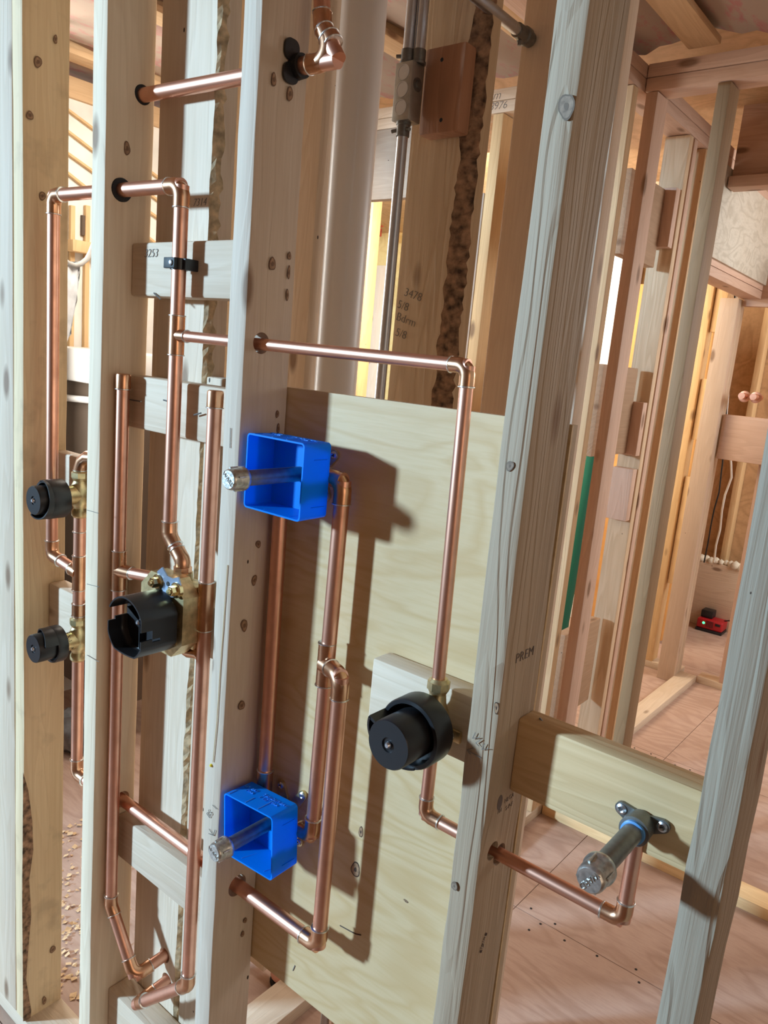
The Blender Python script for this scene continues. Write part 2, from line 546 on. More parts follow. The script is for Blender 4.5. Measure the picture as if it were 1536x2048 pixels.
def bm_lathe(bm, base, direction, prof, seg=32, mat=0):
    u, w, d = frame_from(direction)
    base = Vector(base)
    rings = []
    for (t, r) in prof:
        rings.append([bm.verts.new(base + d * t + (u * math.cos(2 * math.pi * k / seg) + w * math.sin(2 * math.pi * k / seg)) * max(r, 1e-4)) for k in range(seg)])
    for i in range(len(rings) - 1):
        for k in range(seg):
            f = bm.faces.new((rings[i][k], rings[i][(k + 1) % seg], rings[i + 1][(k + 1) % seg], rings[i + 1][k])); f.material_index = mat
    f = bm.faces.new(rings[0]); f.material_index = mat
    f = bm.faces.new(list(reversed(rings[-1]))); f.material_index = mat


def bm_prism(bm, outline, axis_from, axis_to, mat=0):
    """outline: list of world points (planar); extruded by axis_to-axis_from"""
    d = Vector(axis_to) - Vector(axis_from)
    a = [bm.verts.new(Vector(p)) for p in outline]
    c = [bm.verts.new(Vector(p) + d) for p in outline]
    n = len(a)
    fs = [bm.faces.new(a), bm.faces.new(list(reversed(c)))]
    for i in range(n):
        fs.append(bm.faces.new((a[i], c[i], c[(i + 1) % n], a[(i + 1) % n])))
    for f in fs: f.material_index = mat


def cut_holes(o, holes):
    """holes: list of (world centre, axis, radius); drilled through with a boolean, cutters removed"""
    cutters = []
    for (c, ax, r) in holes:
        bm = bmesh.new()
        d = Vector(ax).normalized()
        bm_sweep(bm, [Vector(c) - d * 0.06, Vector(c) + d * 0.06], r, 24)
        k = link_bm('cutter', bm, M_BLACKR)
        md = o.modifiers.new('bore', 'BOOLEAN'); md.operation = 'DIFFERENCE'; md.object = k; md.solver = 'EXACT'
        cutters.append(k)
    bpy.context.view_layer.update()
    dg = bpy.context.evaluated_depsgraph_get()
    me = bpy.data.meshes.new_from_object(o.evaluated_get(dg))
    o.modifiers.clear()
    old = o.data; nm = old.name; o.data = me
    bpy.data.meshes.remove(old); me.name = nm
    for k in cutters:
        kd = k.data
        bpy.data.objects.remove(k, do_unlink=True); bpy.data.meshes.remove(kd)


def text_on(name, body, origin, right, up, height, mat, parent, depth=0.0004, shear=0.0, spacing=1.0, align='CENTER', thin=-0.022):
    """flat lettering lying on a surface of the place"""
    cu = bpy.data.curves.new('lettering', 'FONT'); cu.body = body; cu.size = height
    cu.align_x = align; cu.align_y = 'CENTER'; cu.extrude = depth; cu.offset = thin * height; cu.shear = shear; cu.space_character = spacing
    to = bpy.data.objects.new('lettering', cu); COL.objects.link(to)
    bpy.context.view_layer.update()
    dg = bpy.context.evaluated_depsgraph_get()
    me = bpy.data.meshes.new_from_object(to.evaluated_get(dg))
    bpy.data.objects.remove(to, do_unlink=True); bpy.data.curves.remove(cu)
    r = Vector(right).normalized(); n = r.cross(Vector(up)).normalized(); u = n.cross(r)
    me.transform(Matrix((( r.x, u.x, n.x, 0), (r.y, u.y, n.y, 0), (r.z, u.z, n.z, 0), (0, 0, 0, 1))))
    me.materials.clear(); me.materials.append(mat)
    o = bpy.data.objects.new(name, me); COL.objects.link(o)
    o.parent = parent; o.location = Vector(origin) - wloc(parent)
    return o


def stroke(name, pts, r, mat, parent):
    bm = bmesh.new(); bm_sweep(bm, pts, r, 6)
    return link_bm(name, bm, mat, parent)


def rrect(w, h, r, n=5):
    pts = []
    for (sx, sz, a0) in ((1, 1, 0), (-1, 1, 90), (-1, -1, 180), (1, -1, 270)):
        for k in range(n + 1):
            a = math.radians(a0 + 90 * k / n)
            pts.append((sx * (w / 2 - r) + r * math.cos(a), sz * (h / 2 - r) + r * math.sin(a)))
    return pts


# ------------------------------------------------------------------ room shell
XS3 = -0.378; XS2 = -0.835; XS1 = -1.192; XS0 = -1.46; XS4 = -0.123
CEIL = 2.53
floor = empty('floor', (0, 0, 0), kind='structure')
sheets_x = [(-6.0, -3.3), (-3.3, -0.865), (-0.865, 1.575), (1.575, 3.4)]
ys = [-3.4, -0.02, 1.198, 2.50, 3.72, 4.94, 6.2]
for j in range(len(ys) - 1):
    off = 0.0 if j % 2 == 1 or j == 0 else 0.0
    for (a, c) in sheets_x:
        box('plywood_sheet', a + off + 0.0012, c + off - 0.0012, ys[j] + 0.0012, ys[j + 1] - 0.0012, -0.02, 0.0, M_FLOOR, floor, bev=0)
box('subfloor', -6, 3.4, -3.4, 6.2, -0.05, -0.021, M_DARKBROWN, floor, bev=0)
ceiling = empty('ceiling', (0, 0, CEIL), kind='structure')
box('roof_deck', -6, 3.4, -3.1, 6.2, 2.80, 2.83, M_OSB, ceiling, bev=0)
jm = lumber('Y', **TAN)
for i, x in enumerate((-3.5, -2.85, -2.25, -1.72, -1.30, -0.88, -0.45, 0.0, 0.5, 1.0, 1.5)):
    box('joist', x - 0.019, x + 0.019, -3.05, 1.70, 2.55, 2.78, jm, ceiling, bev=0)
    if -3 < x < 0.2:
        box('strapping', x - 0.045, x + 0.045, -0.4, 1.69, 2.528, 2.548, jm, ceiling, bev=0.002)


def batt(x0, x1, y0, y1, mat):
    bm = bmesh.new()
    nx, ny = 10, 26
    g = [[None] * (ny + 1) for _ in range(nx + 1)]
    for i in range(nx + 1):
        for j in range(ny + 1):
            u = i / nx
            z = 2.575 - 0.035 * math.sin(math.pi * u) + 0.010 * rnd.uniform(-1, 1)
            g[i][j] = bm.verts.new((x0 + (x1 - x0) * u, y0 + (y1 - y0) * j / ny, z))
    for i in range(nx):
        for j in range(ny):
            bm.faces.new((g[i][j], g[i + 1][j], g[i + 1][j + 1], g[i][j + 1]))
    r = bmesh.ops.extrude_face_region(bm, geom=bm.faces[:])
    for v in [e for e in r['geom'] if isinstance(e, bmesh.types.BMVert)]:
        v.co.z = 2.70
    return link_bm('insulation_batt', bm, mat, ceiling, smooth=60)


jx = [-3.5, -2.85, -2.25, -1.72, -1.30, -0.88, -0.45, 0.0, 0.5, 1.0, 1.5]
for i in range(len(jx) - 1):
    batt(jx[i] + 0.021, jx[i + 1] - 0.021, -3.0, 1.69, M_KRAFT)
# a torn, fluffy pink edge hanging from the batts above the vent pipe
bm = bmesh.new()
bmesh.ops.create_icosphere(bm, subdivisions=3, radius=1)
for v in bm.verts:
    k = 1 + 0.22 * rnd.uniform(-1, 1)
    v.co = Vector((-1.22 + v.co.x * 0.12 * k, 0.86 + v.co.y * 0.10 * k, 2.545 + v.co.z * 0.035 * k))
link_bm('pink_fluff', bm, M_PINKINS, ceiling, smooth=80)
# plywood soffit beyond the second wall
box('soffit_panel', -6, 3.4, 1.80, 6.2, 2.66, 2.68, M_OSB, ceiling, bev=0)
for x in (-0.72, -0.30, 0.12):
    box('soffit_board', x - 0.019, x + 0.019, 1.80, 2.60, 2.54, 2.655, jm, ceiling, bev=0.002)

# walls of the room the photographer stands in (behind and beside the camera)
wf = empty('wall_front', (0, -3.0, 0), kind='structure')
box('sheathing_panel', -4.8, -4.60, -3.1, -3.0, 0, 2.5, M_WALL, wf, bev=0)
box('sheathing_panel', -4.60, -3.05, -3.1, -3.0, 0, 0.9, M_WALL, wf, bev=0)
box('sheathing_panel', -3.05, 1.7, -3.1, -3.0, 0, 2.5, M_WALL, wf, bev=0)
wr = empty('wall_right', (1.7, 0, 0), kind='structure')
box('sheathing_panel', 1.7, 1.8, -3.1, 1.7, 0, 2.5, M_WALL, wr, bev=0)
wl = empty('wall_left', (-3.6, 0, 0), kind='structure')
box('sheathing_panel', -4.8, -4.7, -3.1, 0.4, 0, 2.5, M_WALL, wl, bev=0)


# ------------------------------------------------------------------ framing builders
def wavy_board(name, x0, x1, y0, y1, z0, z1, mat, parent=None, amp=0.0012, bev=0.003, **kw):
    """a stud with slightly uneven, eased edges: octagonal section repeated up the length"""
    bm = bmesh.new()
    n = max(6, int((z1 - z0) / 0.06))
    rings = []
    ph = [rnd.uniform(0, 6.28) for _ in range(4)]
    for i in range(n + 1):
        z = z0 + (z1 - z0) * i / n

        def j(k):
            return amp * (math.sin(z * 7 + ph[k]) * 0.7 + rnd.uniform(-0.5, 0.5))
        a, c, d, e = x0 + j(0), x1 + j(1), y0 + j(2) * 0.4, y1 + j(3) * 0.4
        sec = [(a + bev, d), (c - bev, d), (c - bev * .3, d + bev * .3), (c, d + bev), (c, e - bev), (c - bev, e), (a + bev, e), (a, e - bev), (a, d + bev), (a + bev * .3, d + bev * .3)]
        rings.append([bm.verts.new((p[0], p[1], z)) for p in sec])
    k = len(rings[0])
    for i in range(n):
        for q in range(k):
            bm.faces.new((rings[i][q], rings[i][(q + 1) % k], rings[i + 1][(q + 1) % k], rings[i + 1][q]))
    bm.faces.new(rings[0]); bm.faces.new(list(reversed(rings[-1])))
    return link_bm(name, bm, mat, parent, smooth=32, **kw)


def wane_board(name, x0, x1, y0, y1, z0, z1, mat, bark, c0=0.014, d0=0.012, var=0.6, parent=None, seed=1, **kw):
    """flat stud whose right front arris is bark or peeled wane of wandering width"""
    rr = random.Random(seed)
    bm = bmesh.new()
    n = int((z1 - z0) / 0.011)
    rings = []
    c = c0; d = d0; walk = 0.0
    ph = rr.uniform(0, 6)
    for i in range(n + 1):
        z = z0 + (z1 - z0) * i / n
        walk = 0.82 * walk + 0.18 * rr.uniform(-1, 1)
        s = 1 + var * (0.6 * math.sin(z * 2.3 + ph) + 0.4 * math.sin(z * 6.7 + ph * 2)) + 0.75 * walk
        c = max(0.002, c0 * s); d = max(0.002, d0 * (1 + 0.4 * rr.uniform(-1, 1)))
        mx, my = x1 - c * 0.45, y0 + d * 0.35
        sec = [(x0, y0), (x1 - c, y0), (mx + rr.uniform(-.002, .002), my + rr.uniform(-.0015, .0015)), (x1, y0 + d), (x1, y1), (x0, y1)]
        rings.append([bm.verts.new((p[0], p[1], z)) for p in sec])
    for i in range(n):
        for q in range(6):
            f = bm.faces.new((rings[i][q], rings[i][(q + 1) % 6], rings[i + 1][(q + 1) % 6], rings[i + 1][q]))
            if q in (1, 2): f.material_index = 1
    bm.faces.new(rings[0]); bm.faces.new(list(reversed(rings[-1])))
    return link_bm(name, bm, [mat, bark], parent, **kw)


ZT = 2.45   # top of the studs
ZB = 0.038  # top of the bottom plates
# ------------------------------------------------------------------ near wall
frontm = lumber('Z', bump=0.5, **PALE)
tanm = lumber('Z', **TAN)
goldm = lumber('Z', **GOLD)
palem = lumber('Z', **PALE)
greym = lumber('Z', **GREY)
pinkm = lumber('Z', **PINK)
s00 = wavy_board('wall_stud', -1.590, -1.4992, 0.0, 0.089, ZB, ZT, palem, label='pale stud at the left picture edge, doubled against its neighbour', cat='stud')
s0 = wavy_board('wall_stud', -1.4978, XS0, 0.0, 0.089, ZB, ZT, lumber('Z', stain=0.25, base=(0.84, 0.66, 0.42), dark=(0.58, 0.38, 0.20), rings=0.3), label='tan stud with a barky foot, left of the two small black valves', cat='stud')
s1 = wavy_board('wall_stud', XS1 - 0.040, XS1, 0.0, 0.089, ZB, ZT, lumber('Z', base=(0.86, 0.71, 0.53), dark=(0.60, 0.44, 0.28), rings=0.45), label='pale stud pierced by the copper pipe that leaves a black grommet', cat='stud')
s2 = wavy_board('wall_stud', XS2 - 0.0363, XS2, 0.0, 0.089, ZB, ZT, lumber('Z', base=(0.68, 0.57, 0.46), dark=(0.50, 0.37, 0.26), rings=0.35), label='stud beside the two blue boxes, with a black pipe strap near its top', cat='stud')
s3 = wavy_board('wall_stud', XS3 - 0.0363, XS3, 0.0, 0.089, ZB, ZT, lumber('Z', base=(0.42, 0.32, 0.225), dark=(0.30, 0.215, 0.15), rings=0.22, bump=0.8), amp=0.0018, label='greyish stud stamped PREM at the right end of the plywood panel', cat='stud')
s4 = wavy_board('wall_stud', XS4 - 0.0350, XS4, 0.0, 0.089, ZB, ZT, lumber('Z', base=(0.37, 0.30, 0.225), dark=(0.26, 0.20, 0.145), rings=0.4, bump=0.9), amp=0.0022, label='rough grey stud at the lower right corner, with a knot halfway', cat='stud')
bp = box('bottom_plate', -1.9, 0.4, 0.0, 0.089, 0.0, ZB, lumber('X', **PALE), label='pale bottom plate on the floor under the front studs', cat='plate')

# bores
H_up = Vector((XS1, 0.066, 1.957)); H_mid = Vector((XS1, 0.031, 1.803)); H_low = Vector((XS1, 0.060, 0.690))
H2_mid = Vector((XS2, 0.031, 1.578)); H2_low = Vector((XS2, 0.046, 0.704)); H2_up = Vector((XS2, 0.065, 1.946)); H3 = Vector((XS3, 0.050, 0.996))
cut_holes(s1, [(H_up, (1, 0, 0), 0.0155), (H_mid, (1, 0, 0), 0.0190), (H_low, (1, 0, 0), 0.0165)])
cut_holes(s2, [(H2_mid, (1, 0, 0), 0.0150), (H2_low, (1, 0, 0), 0.0185), (H2_up, (1, 0, 0), 0.0165)])
cut_holes(s3, [(H3, (1, 0, 0), 0.0140), (Vector((XS3, 0.031, 1.010)), (1, 0, 0), 0.0120)])

# second row, flat studs tight behind
b1 = wane_board('flat_stud', -1.180, -1.031, 0.0905, 0.1285, ZB, ZT, palem, M_WANE, 0.013, 0.014, 0.5, seed=3, label='pale flat stud with a ragged bark edge, behind the valve with two brass bolts', cat='stud')
cut_holes(b1, [(Vector((-1.0764, 0.11, 0.3952)), (0.014, .089, .022), 0.0150), (Vector((-1.0670, 0.11, 0.3434)), (0.012, .122, .023), 0.0150)])
b3 = box('cripple_stud', -1.029, -0.878, 0.0905, 0.1285, ZB, 1.518, palem, label='short flat stud ending behind the right capped copper riser', cat='stud')
# third row
YC = 0.47
t0x = PY(449, 600, YC).x
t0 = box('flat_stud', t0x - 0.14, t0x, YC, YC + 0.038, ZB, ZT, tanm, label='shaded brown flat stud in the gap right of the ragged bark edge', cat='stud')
t1 = box('flat_stud', -1.183 - 0.14, -1.183, YC, YC + 0.038, ZB, ZT, palem, label='flat stud just left of the white vent pipe, behind the stud with the black strap', cat='stud')
YT = 0.415
t2x = PY(793, 600, YT).x; t2r = PY(918, 600, YT).x
t2 = wane_board('flat_stud', t2x, t2r, YT, YT + 0.038, ZB, ZT, lumber('Z', rings=0.7, base=(0.80, 0.62, 0.42), dark=(0.52, 0.35, 0.20)), M_BARK, 0.036, 0.014, 0.05, seed=9, label='flat stud with a dark bark strip, carrying the reddish wood block', cat='stud')
Y3 = 0.56
t3x = PY(984, 600, Y3).x
t3 = box('flat_stud', t3x, PY(1178, 600, Y3).x, Y3, Y3 + 0.038, ZB, ZT, lumber('Z', base=(0.86, 0.70, 0.55), dark=(0.62, 0.46, 0.33), rings=0.3), label='knotty flat stud between the far doorway and the greyish stud stamped PREM', cat='stud')
# short blocking between the studs
lx = lumber('X', **PALE); lxg = lumber('X', **GOLD); lxt = lumber('X', rings=0.8, base=(0.80, 0.58, 0.33), dark=(0.55, 0.35, 0.16))


def block(x0, x1, y0, y1, z0, z1, mat, label):
    return box('blocking', x0, x1, y0, y1, z0, z1, mat, label=label, cat='blocking', bev=0.004)


s2l = XS2 - 0.0363; s3l = XS3 - 0.0363
bk1 = block(XS1 + .0008, s2l - .0008, 0.052, 0.0895, 1.638, 1.724, lx, 'pale blocking behind the black clamp on the copper riser')
bk2 = block(XS1 + .0008, s2l - .0008, 0.052, 0.0895, 1.416, 1.506, lx, 'pale blocking with bent nails, level with the two capped riser tops')
bk3 = block(XS1 + .0008, s2l - .0008, 0.052, 0.0895, 0.572, 0.662, lx, 'white-lit blocking under the sloping-looking low copper pipe')
bk4 = block(XS1 + .0008, s2l - .0008, 0.060, 0.0895, 1.060, 1.150, lx, 'blocking mostly hidden behind the valve with two brass bolts')
bk5 = block(XS1 + .0008, s2l - .0008, 0.040, 0.0895, 0.180, 0.276, lx, 'low blocking near the floor with a pencilled scribble')
bk6 = block(XS0 + .0008, XS1 - .0408, 0.060, 0.0895, 1.245, 1.335, lx, 'upper blocking behind the two small black valves at left')
bk7 = block(XS0 + .0008, XS1 - .0408, 0.052, 0.0895, 0.965, 1.062, lx, 'lower blocking behind the two small black valves at left')
bkl = block(-0.602, s3l - .0008, 0.0525, 0.0898, 1.088, 1.177, lx, 'short board screwed to the plywood behind the round black valve')
bkr = block(XS3 + .0008, XS4 - .0358, 0.050, 0.087, 1.082, 1.176, lxt, 'grained blocking between the two right studs, carrying a capped pipe')

# plywood panel on the rear of the studs
ply = empty('plywood_panel', (-0.62, 0.0972, 0.54), 'pale plywood panel behind the two blue boxes and the round black valve', 'panel')
bm = bmesh.new(); bm_box(bm, -0.862, XS3, 0.0902, 0.0936, 0.54, 1.518)
link_bm('face_veneer', bm, M_PLY, ply)
bm = bmesh.new(); bm_box(bm, -0.862, XS3, 0.0937, 0.1040, 0.54, 1.518)
link_bm('core_layer', bm, M_PLY_EDGE, ply)


def knot_outline(c0, c1, r0, r1):
    ph = rnd.uniform(0, 6.28)
    out = []
    for k in range(20):
        a = 2 * math.pi * k / 20
        q = 1 + 0.10 * math.sin(2 * a + ph) + 0.07 * math.sin(3 * a + 2 * ph) + 0.04 * rnd.uniform(-1, 1)
        out.append((c0 + r0 * q * math.cos(a), c1 + r1 * q * math.sin(a)))
    return out


def knot(px, py, rx, rz, parent, Y=0.0902, mats=None):
    c = PY(px, py, Y)
    o = knot_outline(c.x, c.z, rx, rz)
    bm = bmesh.new()
    for (f, dy, mi) in ((1.0, 0.0003, 0), (0.84, 0.0004, 1), (0.30, 0.0005, 0)):
        bm_prism(bm, [(c.x + (p[0] - c.x) * f, Y - dy, c.z + (p[1] - c.z) * f) for p in o], (0, 0, 0), (0, 0.0006, 0), mi)
    return link_bm('knot', bm, mats or [plain_knot_d, plain_knot], parent)


plain_knot_d = plain('knot_rim', (0.07, 0.035, 0.02), 0.7)
plain_knot = plain('knot_heart', (0.34, 0.20, 0.11), 0.7, 0, 0.45, 160)
knot_grey = [plain('grey_knot_ring', (0.17, 0.125, 0.09), 0.75), plain('grey_knot_heart', (0.27, 0.20, 0.145), 0.75, 0, 0.4, 160)]
def knot_x(px, py, X, ry, rz, parent):
    c = PX(px, py, X)
    o = knot_outline(c.y, c.z, ry, rz)
    bm = bmesh.new()
    for (f, dx, mi) in ((1.0, .0016, 0), (0.80, .0018, 1), (0.36, .0020, 0)):
        bm_prism(bm, [(X + dx, c.y + (p[0] - c.y) * f, c.z + (p[1] - c.z) * f) for p in o], (0, 0, 0), (.0004, 0, 0), mi)
    return link_bm('knot', bm, [plain_knot_s, plain_knot], parent)


plain_knot_s = plain('knot_ring', (0.17, 0.09, 0.05), 0.7)
for (px, py, ry, rz, st_) in ((253, 297, .006, .010, s1), (75, 124, .007, .010, s0), (110, 79, .004, .007, s0), (59, 231, .006, .008, s0), (84, 392, .006, .008, s0), (105, 1898, .006, .009, s0), (88, 2000, .005, .010, s0)):
    knot_x(px, py, {s1: XS1, s0: XS0}[st_], ry, rz, st_)
for (px, py, ry, rz) in ((578, 188, .0050, .010), (546, 160, .0045, .008), (543, 528, .0055, .010), (577, 512, .0032, .006), (576, 545, .0028, .009), (573, 590, .0028, .008), (553, 828, .0030, .006), (555, 857, .0030, .007), (515, 1088, .005, .006), (507, 1160, .005, .008), (487, 1250, .006, .010), (482, 1410, .006, .008), (489, 1840, .004, .005), (484, 1867, .004, .005)):
    knot_x(px, py, XS2, ry, rz, s2)
knot(1133, 213, .0085, .012, s3, Y=-.0014, mats=knot_grey)
knot(1020, 932, .0045, .0055, s3, Y=-.0014, mats=knot_grey)
knot(909, 1772, .004, .006, s3, Y=-.0014, mats=knot_grey)
knot(993, 1416, .003, .007, s3, Y=-.0010)
# bark left on the foot of the left stud
bm = bmesh.new()
bm_prism(bm, [PX(a, c, XS0 + .0010) for (a, c) in ((46, 1545), (56, 1580), (64, 1640), (66, 1700), (58, 1760), (62, 1830), (56, 1900), (52, 1960), (62, 2020), (60, 2040), (46, 2042), (45, 1900), (44, 1800), (45, 1700))], (0, 0, 0), (.0012, 0, 0))
link_bm('bark_strip', bm, M_BARK, s0)
knot(722, 1664, 0.0045, 0.008, ply)
knot(711, 1739, 0.0095, 0.0115, ply)
knot(812, 1802, 0.004, 0.002, ply)
stroke('crack', [PY(680, 1851, 0.0899), PY(700, 1862, 0.0899), PY(712, 1868, 0.0899), PY(722, 1870, 0.0899)], 0.0009, plain_knot_d, ply)
stroke('crack', [PY(590, 1931, 0.0899), PY(586, 1941, 0.0899)], 0.0010, M_INK, ply)

# pencil and stamp marks on the studs
UP = (0, 0, 1)


def mark_y(px, py, Y, parent, *segs):
    for s in segs:
        stroke('pencil_mark', [PY(a, c, Y - 0.0004) for (a, c) in s], 0.0005, M_INK, parent)


text_on('stamp_lettering', 'PREM', PX(1050, 1310, XS3 + 0.0016), (0, 1, 0), UP, 0.0170, M_STAMP, s3, spacing=1.1)
text_on('stamp_lettering', '101', PX(999, 1622, XS3 + 0.0016), (0, 1, 0), UP, 0.0075, M_STAMP, s3)
text_on('stamp_lettering', 'NLGA', PX(1018, 1596, XS3 + 0.0016), (0, 1, 0), UP, 0.0085, M_STAMP, s3)
text_on('stamp_lettering', 'S-P-F', PX(1018, 1612, XS3 + 0.0016), (0, 1, 0), UP, 0.0085, M_STAMP, s3)
bm = bmesh.new()
c = PX(999, 1605, XS3 + 0.0012)
bm_prism(bm, [(XS3 + 0.0012, c.y + 0.006 * math.cos(a), c.z + 0.010 * math.sin(a)) for a in [k * math.pi / 6 for k in range(12)]], (0, 0, 0), (0.0006, 0, 0))
link_bm('stamp_emblem', bm, M_STAMP, s3)
text_on('stamp_lettering', 'alpine', PX(966, 1887, XS3 + 0.0016), (0, 0.35, 0.9), (0, -0.9, 0.35), 0.011, M_STAMP, s3, shear=0.3)
text_on('pencil_lettering', 'VLV', PY(957, 1484, -0.0030), (1, 0, -0.6), (0.6, 0, 1), 0.0145, M_INK, s3, depth=0.0003, shear=0.2)
mark_y(0, 0, -0.0012, s3, [(962, 1516), (934, 1500)], [(934, 1500), (948, 1497)], [(934, 1500), (941, 1509)])
text_on('pencil_lettering', 'BS', PY(419, 1628, -0.0014), (0.5, 0, 0.9), (-0.9, 0, 0.5), 0.014, M_INK, s2, depth=0.0003)
mark_y(0, 0, -0.0012, s2, [(418, 1658), (427, 1671)], [(427, 1671), (430, 1660)], [(427, 1671), (417, 1667)], [(425, 1610), (433, 1618)])
mark_y(0, 0, -0.0010, s2, [(461, 856), (460, 896)])
for (ya, yb) in ((1020, 1027), (1168, 1174), (1310, 1324)):
    mark_y(0, 0, -0.0012, s1, [(174, ya), (198, yb)])
text_on('pencil_lettering', '7314', PY(399, 405, 0.0900), (1, 0, 0), UP, 0.017, M_INK, b1, depth=0.0003, shear=0.25)
text_on('pencil_lettering', '3253', PY(302, 507, 0.0514), (1, 0, 0), UP, 0.019, M_INK, bk1, depth=0.0003, shear=0.2)
for (s, px, py) in (('3478', 826, 590), ('5/8', 806, 612), ('Bdrm', 812, 640), ('5/8', 802, 668)):
    text_on('pencil_lettering', s, PY(px, py, YT - 0.0006), (1, 0, -0.25), (0.25, 0, 1), 0.021, M_INK, t2, depth=0.0003)
# a run of dried sap and its yellow drop on the stud with the blue boxes
stroke('sap_run', [PY(a, c, -0.0015) for (a, c) in ((455, 1130), (447, 1250), (440, 1345), (434, 1440), (426, 1524))], 0.0007, M_SAP, s2)
lathe('sap_drop', PY(424, 1530, 0.001), (0, -1, 0), [(0, .0022), (.002, .0028), (.004, .0015)], M_YELLOW, s2, seg=10)
# splinters and bent nails on the blocking
for (pts, pr, Y) in (([(308, 586), (321, 598)], bk1, .050), ([(327, 800), (338, 803)], bk2, .050), ([(388, 830), (402, 826)], bk2, .046), ([(1079, 1436), (1085, 1443)], bkr, .066)):
    stroke('nail', [PY(a, c, Y) for (a, c) in pts], 0.0013, M_NIP, pr)
stroke('nail', [PY(258, 799, .05), PY(282, 803, .048)], 0.0013, M_NIP, bk2)

# ------------------------------------------------------------------ copper plumbing
R34 = 0.0111; R12 = 0.0082


def ring_at(p, d, r, parent):
    d = Vector(d).normalized()
    lathe('solder_ring', Vector(p) - d * 0.0011, d, [(0, r * 1.02), (0.0006, r * 1.09), (0.0016, r * 1.09), (0.0022, r * 1.02)], M_SOLDER, parent, seg=24)


def pipe(a, c, r, parent, name='pipe'):
    return tube(name, [a, c], r, M_COP, parent, seg=28)


def elbow(P, da, dc, r, parent, bend=None, sock=None):
    """copper bend at corner P; da, dc are directions leaving the corner"""
    da = Vector(da).normalized(); dc = Vector(dc).normalized()
    ang = math.acos(max(-1, min(1, da.dot(dc))))
    turn = math.pi - ang
    bend = bend or r * 1.55
    sock = sock if sock is not None else r * 1.35
    t = bend * math.tan(turn / 2)
    A = P + da * t; C = P + dc * t
    bis = (da + dc).normalized()
    ctr = P + bis * (bend / math.cos(turn / 2))
    v0 = A - ctr; v1 = C - ctr
    pts = [P + da * (t + sock)]
    n = 8
    ax = v0.cross(v1).normalized()
    for i in range(n + 1):
        q = Matrix.Rotation(turn * i / n, 3, ax)
        pts.append(ctr + q @ v0)
    pts.append(P + dc * (t + sock))
    rf = r * 1.13
    rr = [rf] + [rf * (1.02 if 0 < i < n else 1.0) for i in range(n + 1)] + [rf]
    tube('elbow', pts, rr, M_FIT, parent, seg=28)
    ring_at(pts[0], da, rf, parent); ring_at(pts[-1], dc, rf, parent)


def run(parent, pts, r, skip=(), elb=None):
    pts = [Vector(p) for p in pts]
    for i in range(len(pts) - 1):
        if i not in skip:
            pipe(pts[i], pts[i + 1], r, parent)
    for i in range(1, len(pts) - 1):
        elbow(pts[i], pts[i - 1] - pts[i], pts[i + 1] - pts[i], r, parent)


def tee(P, d, db, r, rb, parent, half=0.024, br=0.026):
    P = Vector(P); d = Vector(d).normalized(); db = Vector(db).normalized()
    bm = bmesh.new()
    bm_sweep(bm, [P - d * half, P - d * half * .5, P + d * half * .5, P + d * half], r * 1.13, 28)
    bm_sweep(bm, [P, P + db * br * 0.55, P + db * br], [rb * 1.3, rb * 1.2, rb * 1.13], 28)
    link_bm('tee', bm, M_FIT, parent, smooth=40)
    ring_at(P - d * half, d, r * 1.13, parent); ring_at(P + d * half, d, r * 1.13, parent); ring_at(P + db * br, db, rb * 1.13, parent)


def coupling(P, d, r, parent, half=0.02):
    P = Vector(P); d = Vector(d).normalized()
    tube('coupling', [P - d * half, P + d * half], r * 1.13, M_FIT, parent, seg=28)
    ring_at(P - d * half, d, r * 1.13, parent); ring_at(P + d * half, d, r * 1.13, parent)


def cap(P, r, parent, h=0.026):
    lathe('pipe_cap', Vector(P) - Vector((0, 0, h)), (0, 0, 1), [(0, r * 1.13), (h * .85, r * 1.14), (h * .96, r * 1.07), (h, r * 0.9)], M_FIT, parent)
    ring_at(Vector(P) - Vector((0, 0, h)), (0, 0, 1), r * 1.13, parent)


Z = Vector((0, 0, 1))
YP = 0.031
# 1: upper line through the first two studs
c1 = empty('copper_line', (-1.0, 0.066, 1.957), 'copper pipe crossing near the top, turning up beside the white vent pipe', 'pipe')
pe = PY(676, 113, 0.065)
run(c1, [(XS1 - 0.030, 0.066, 1.957), (pe.x, 0.065, 1.944), PY(646, 55, 0.066), PY(642, -40, 0.066)], R34)
coupling(PY(663, 80, 0.066), PY(646, 55, 0.066) - pe, R34, c1, half=0.006)
# 2: left loop over to the mixing valve
c2 = empty('copper_line', (-1.03, YP, 1.2), 'copper loop from the small left valves to the bolted valve, with a black clamp', 'pipe')
XA = -1.031; XL = -1.408
run(c2, [(-1.322, 0.040, 1.119), (XL, YP, 1.136), (XL, YP, 1.8065), (XA, YP, 1.8000), (XA, YP, 1.258), (-0.992, YP, 1.222), (-0.992, YP, 1.198)], R34)
tee((XA, YP, 1.5785), Z, (1, 0, 0), R34, R12, c2, half=0.030)
run(c2, [(XA + 0.02, YP, 1.5785), (-0.4865, YP, 1.5725), (-0.4800, YP, 1.176)], R12)
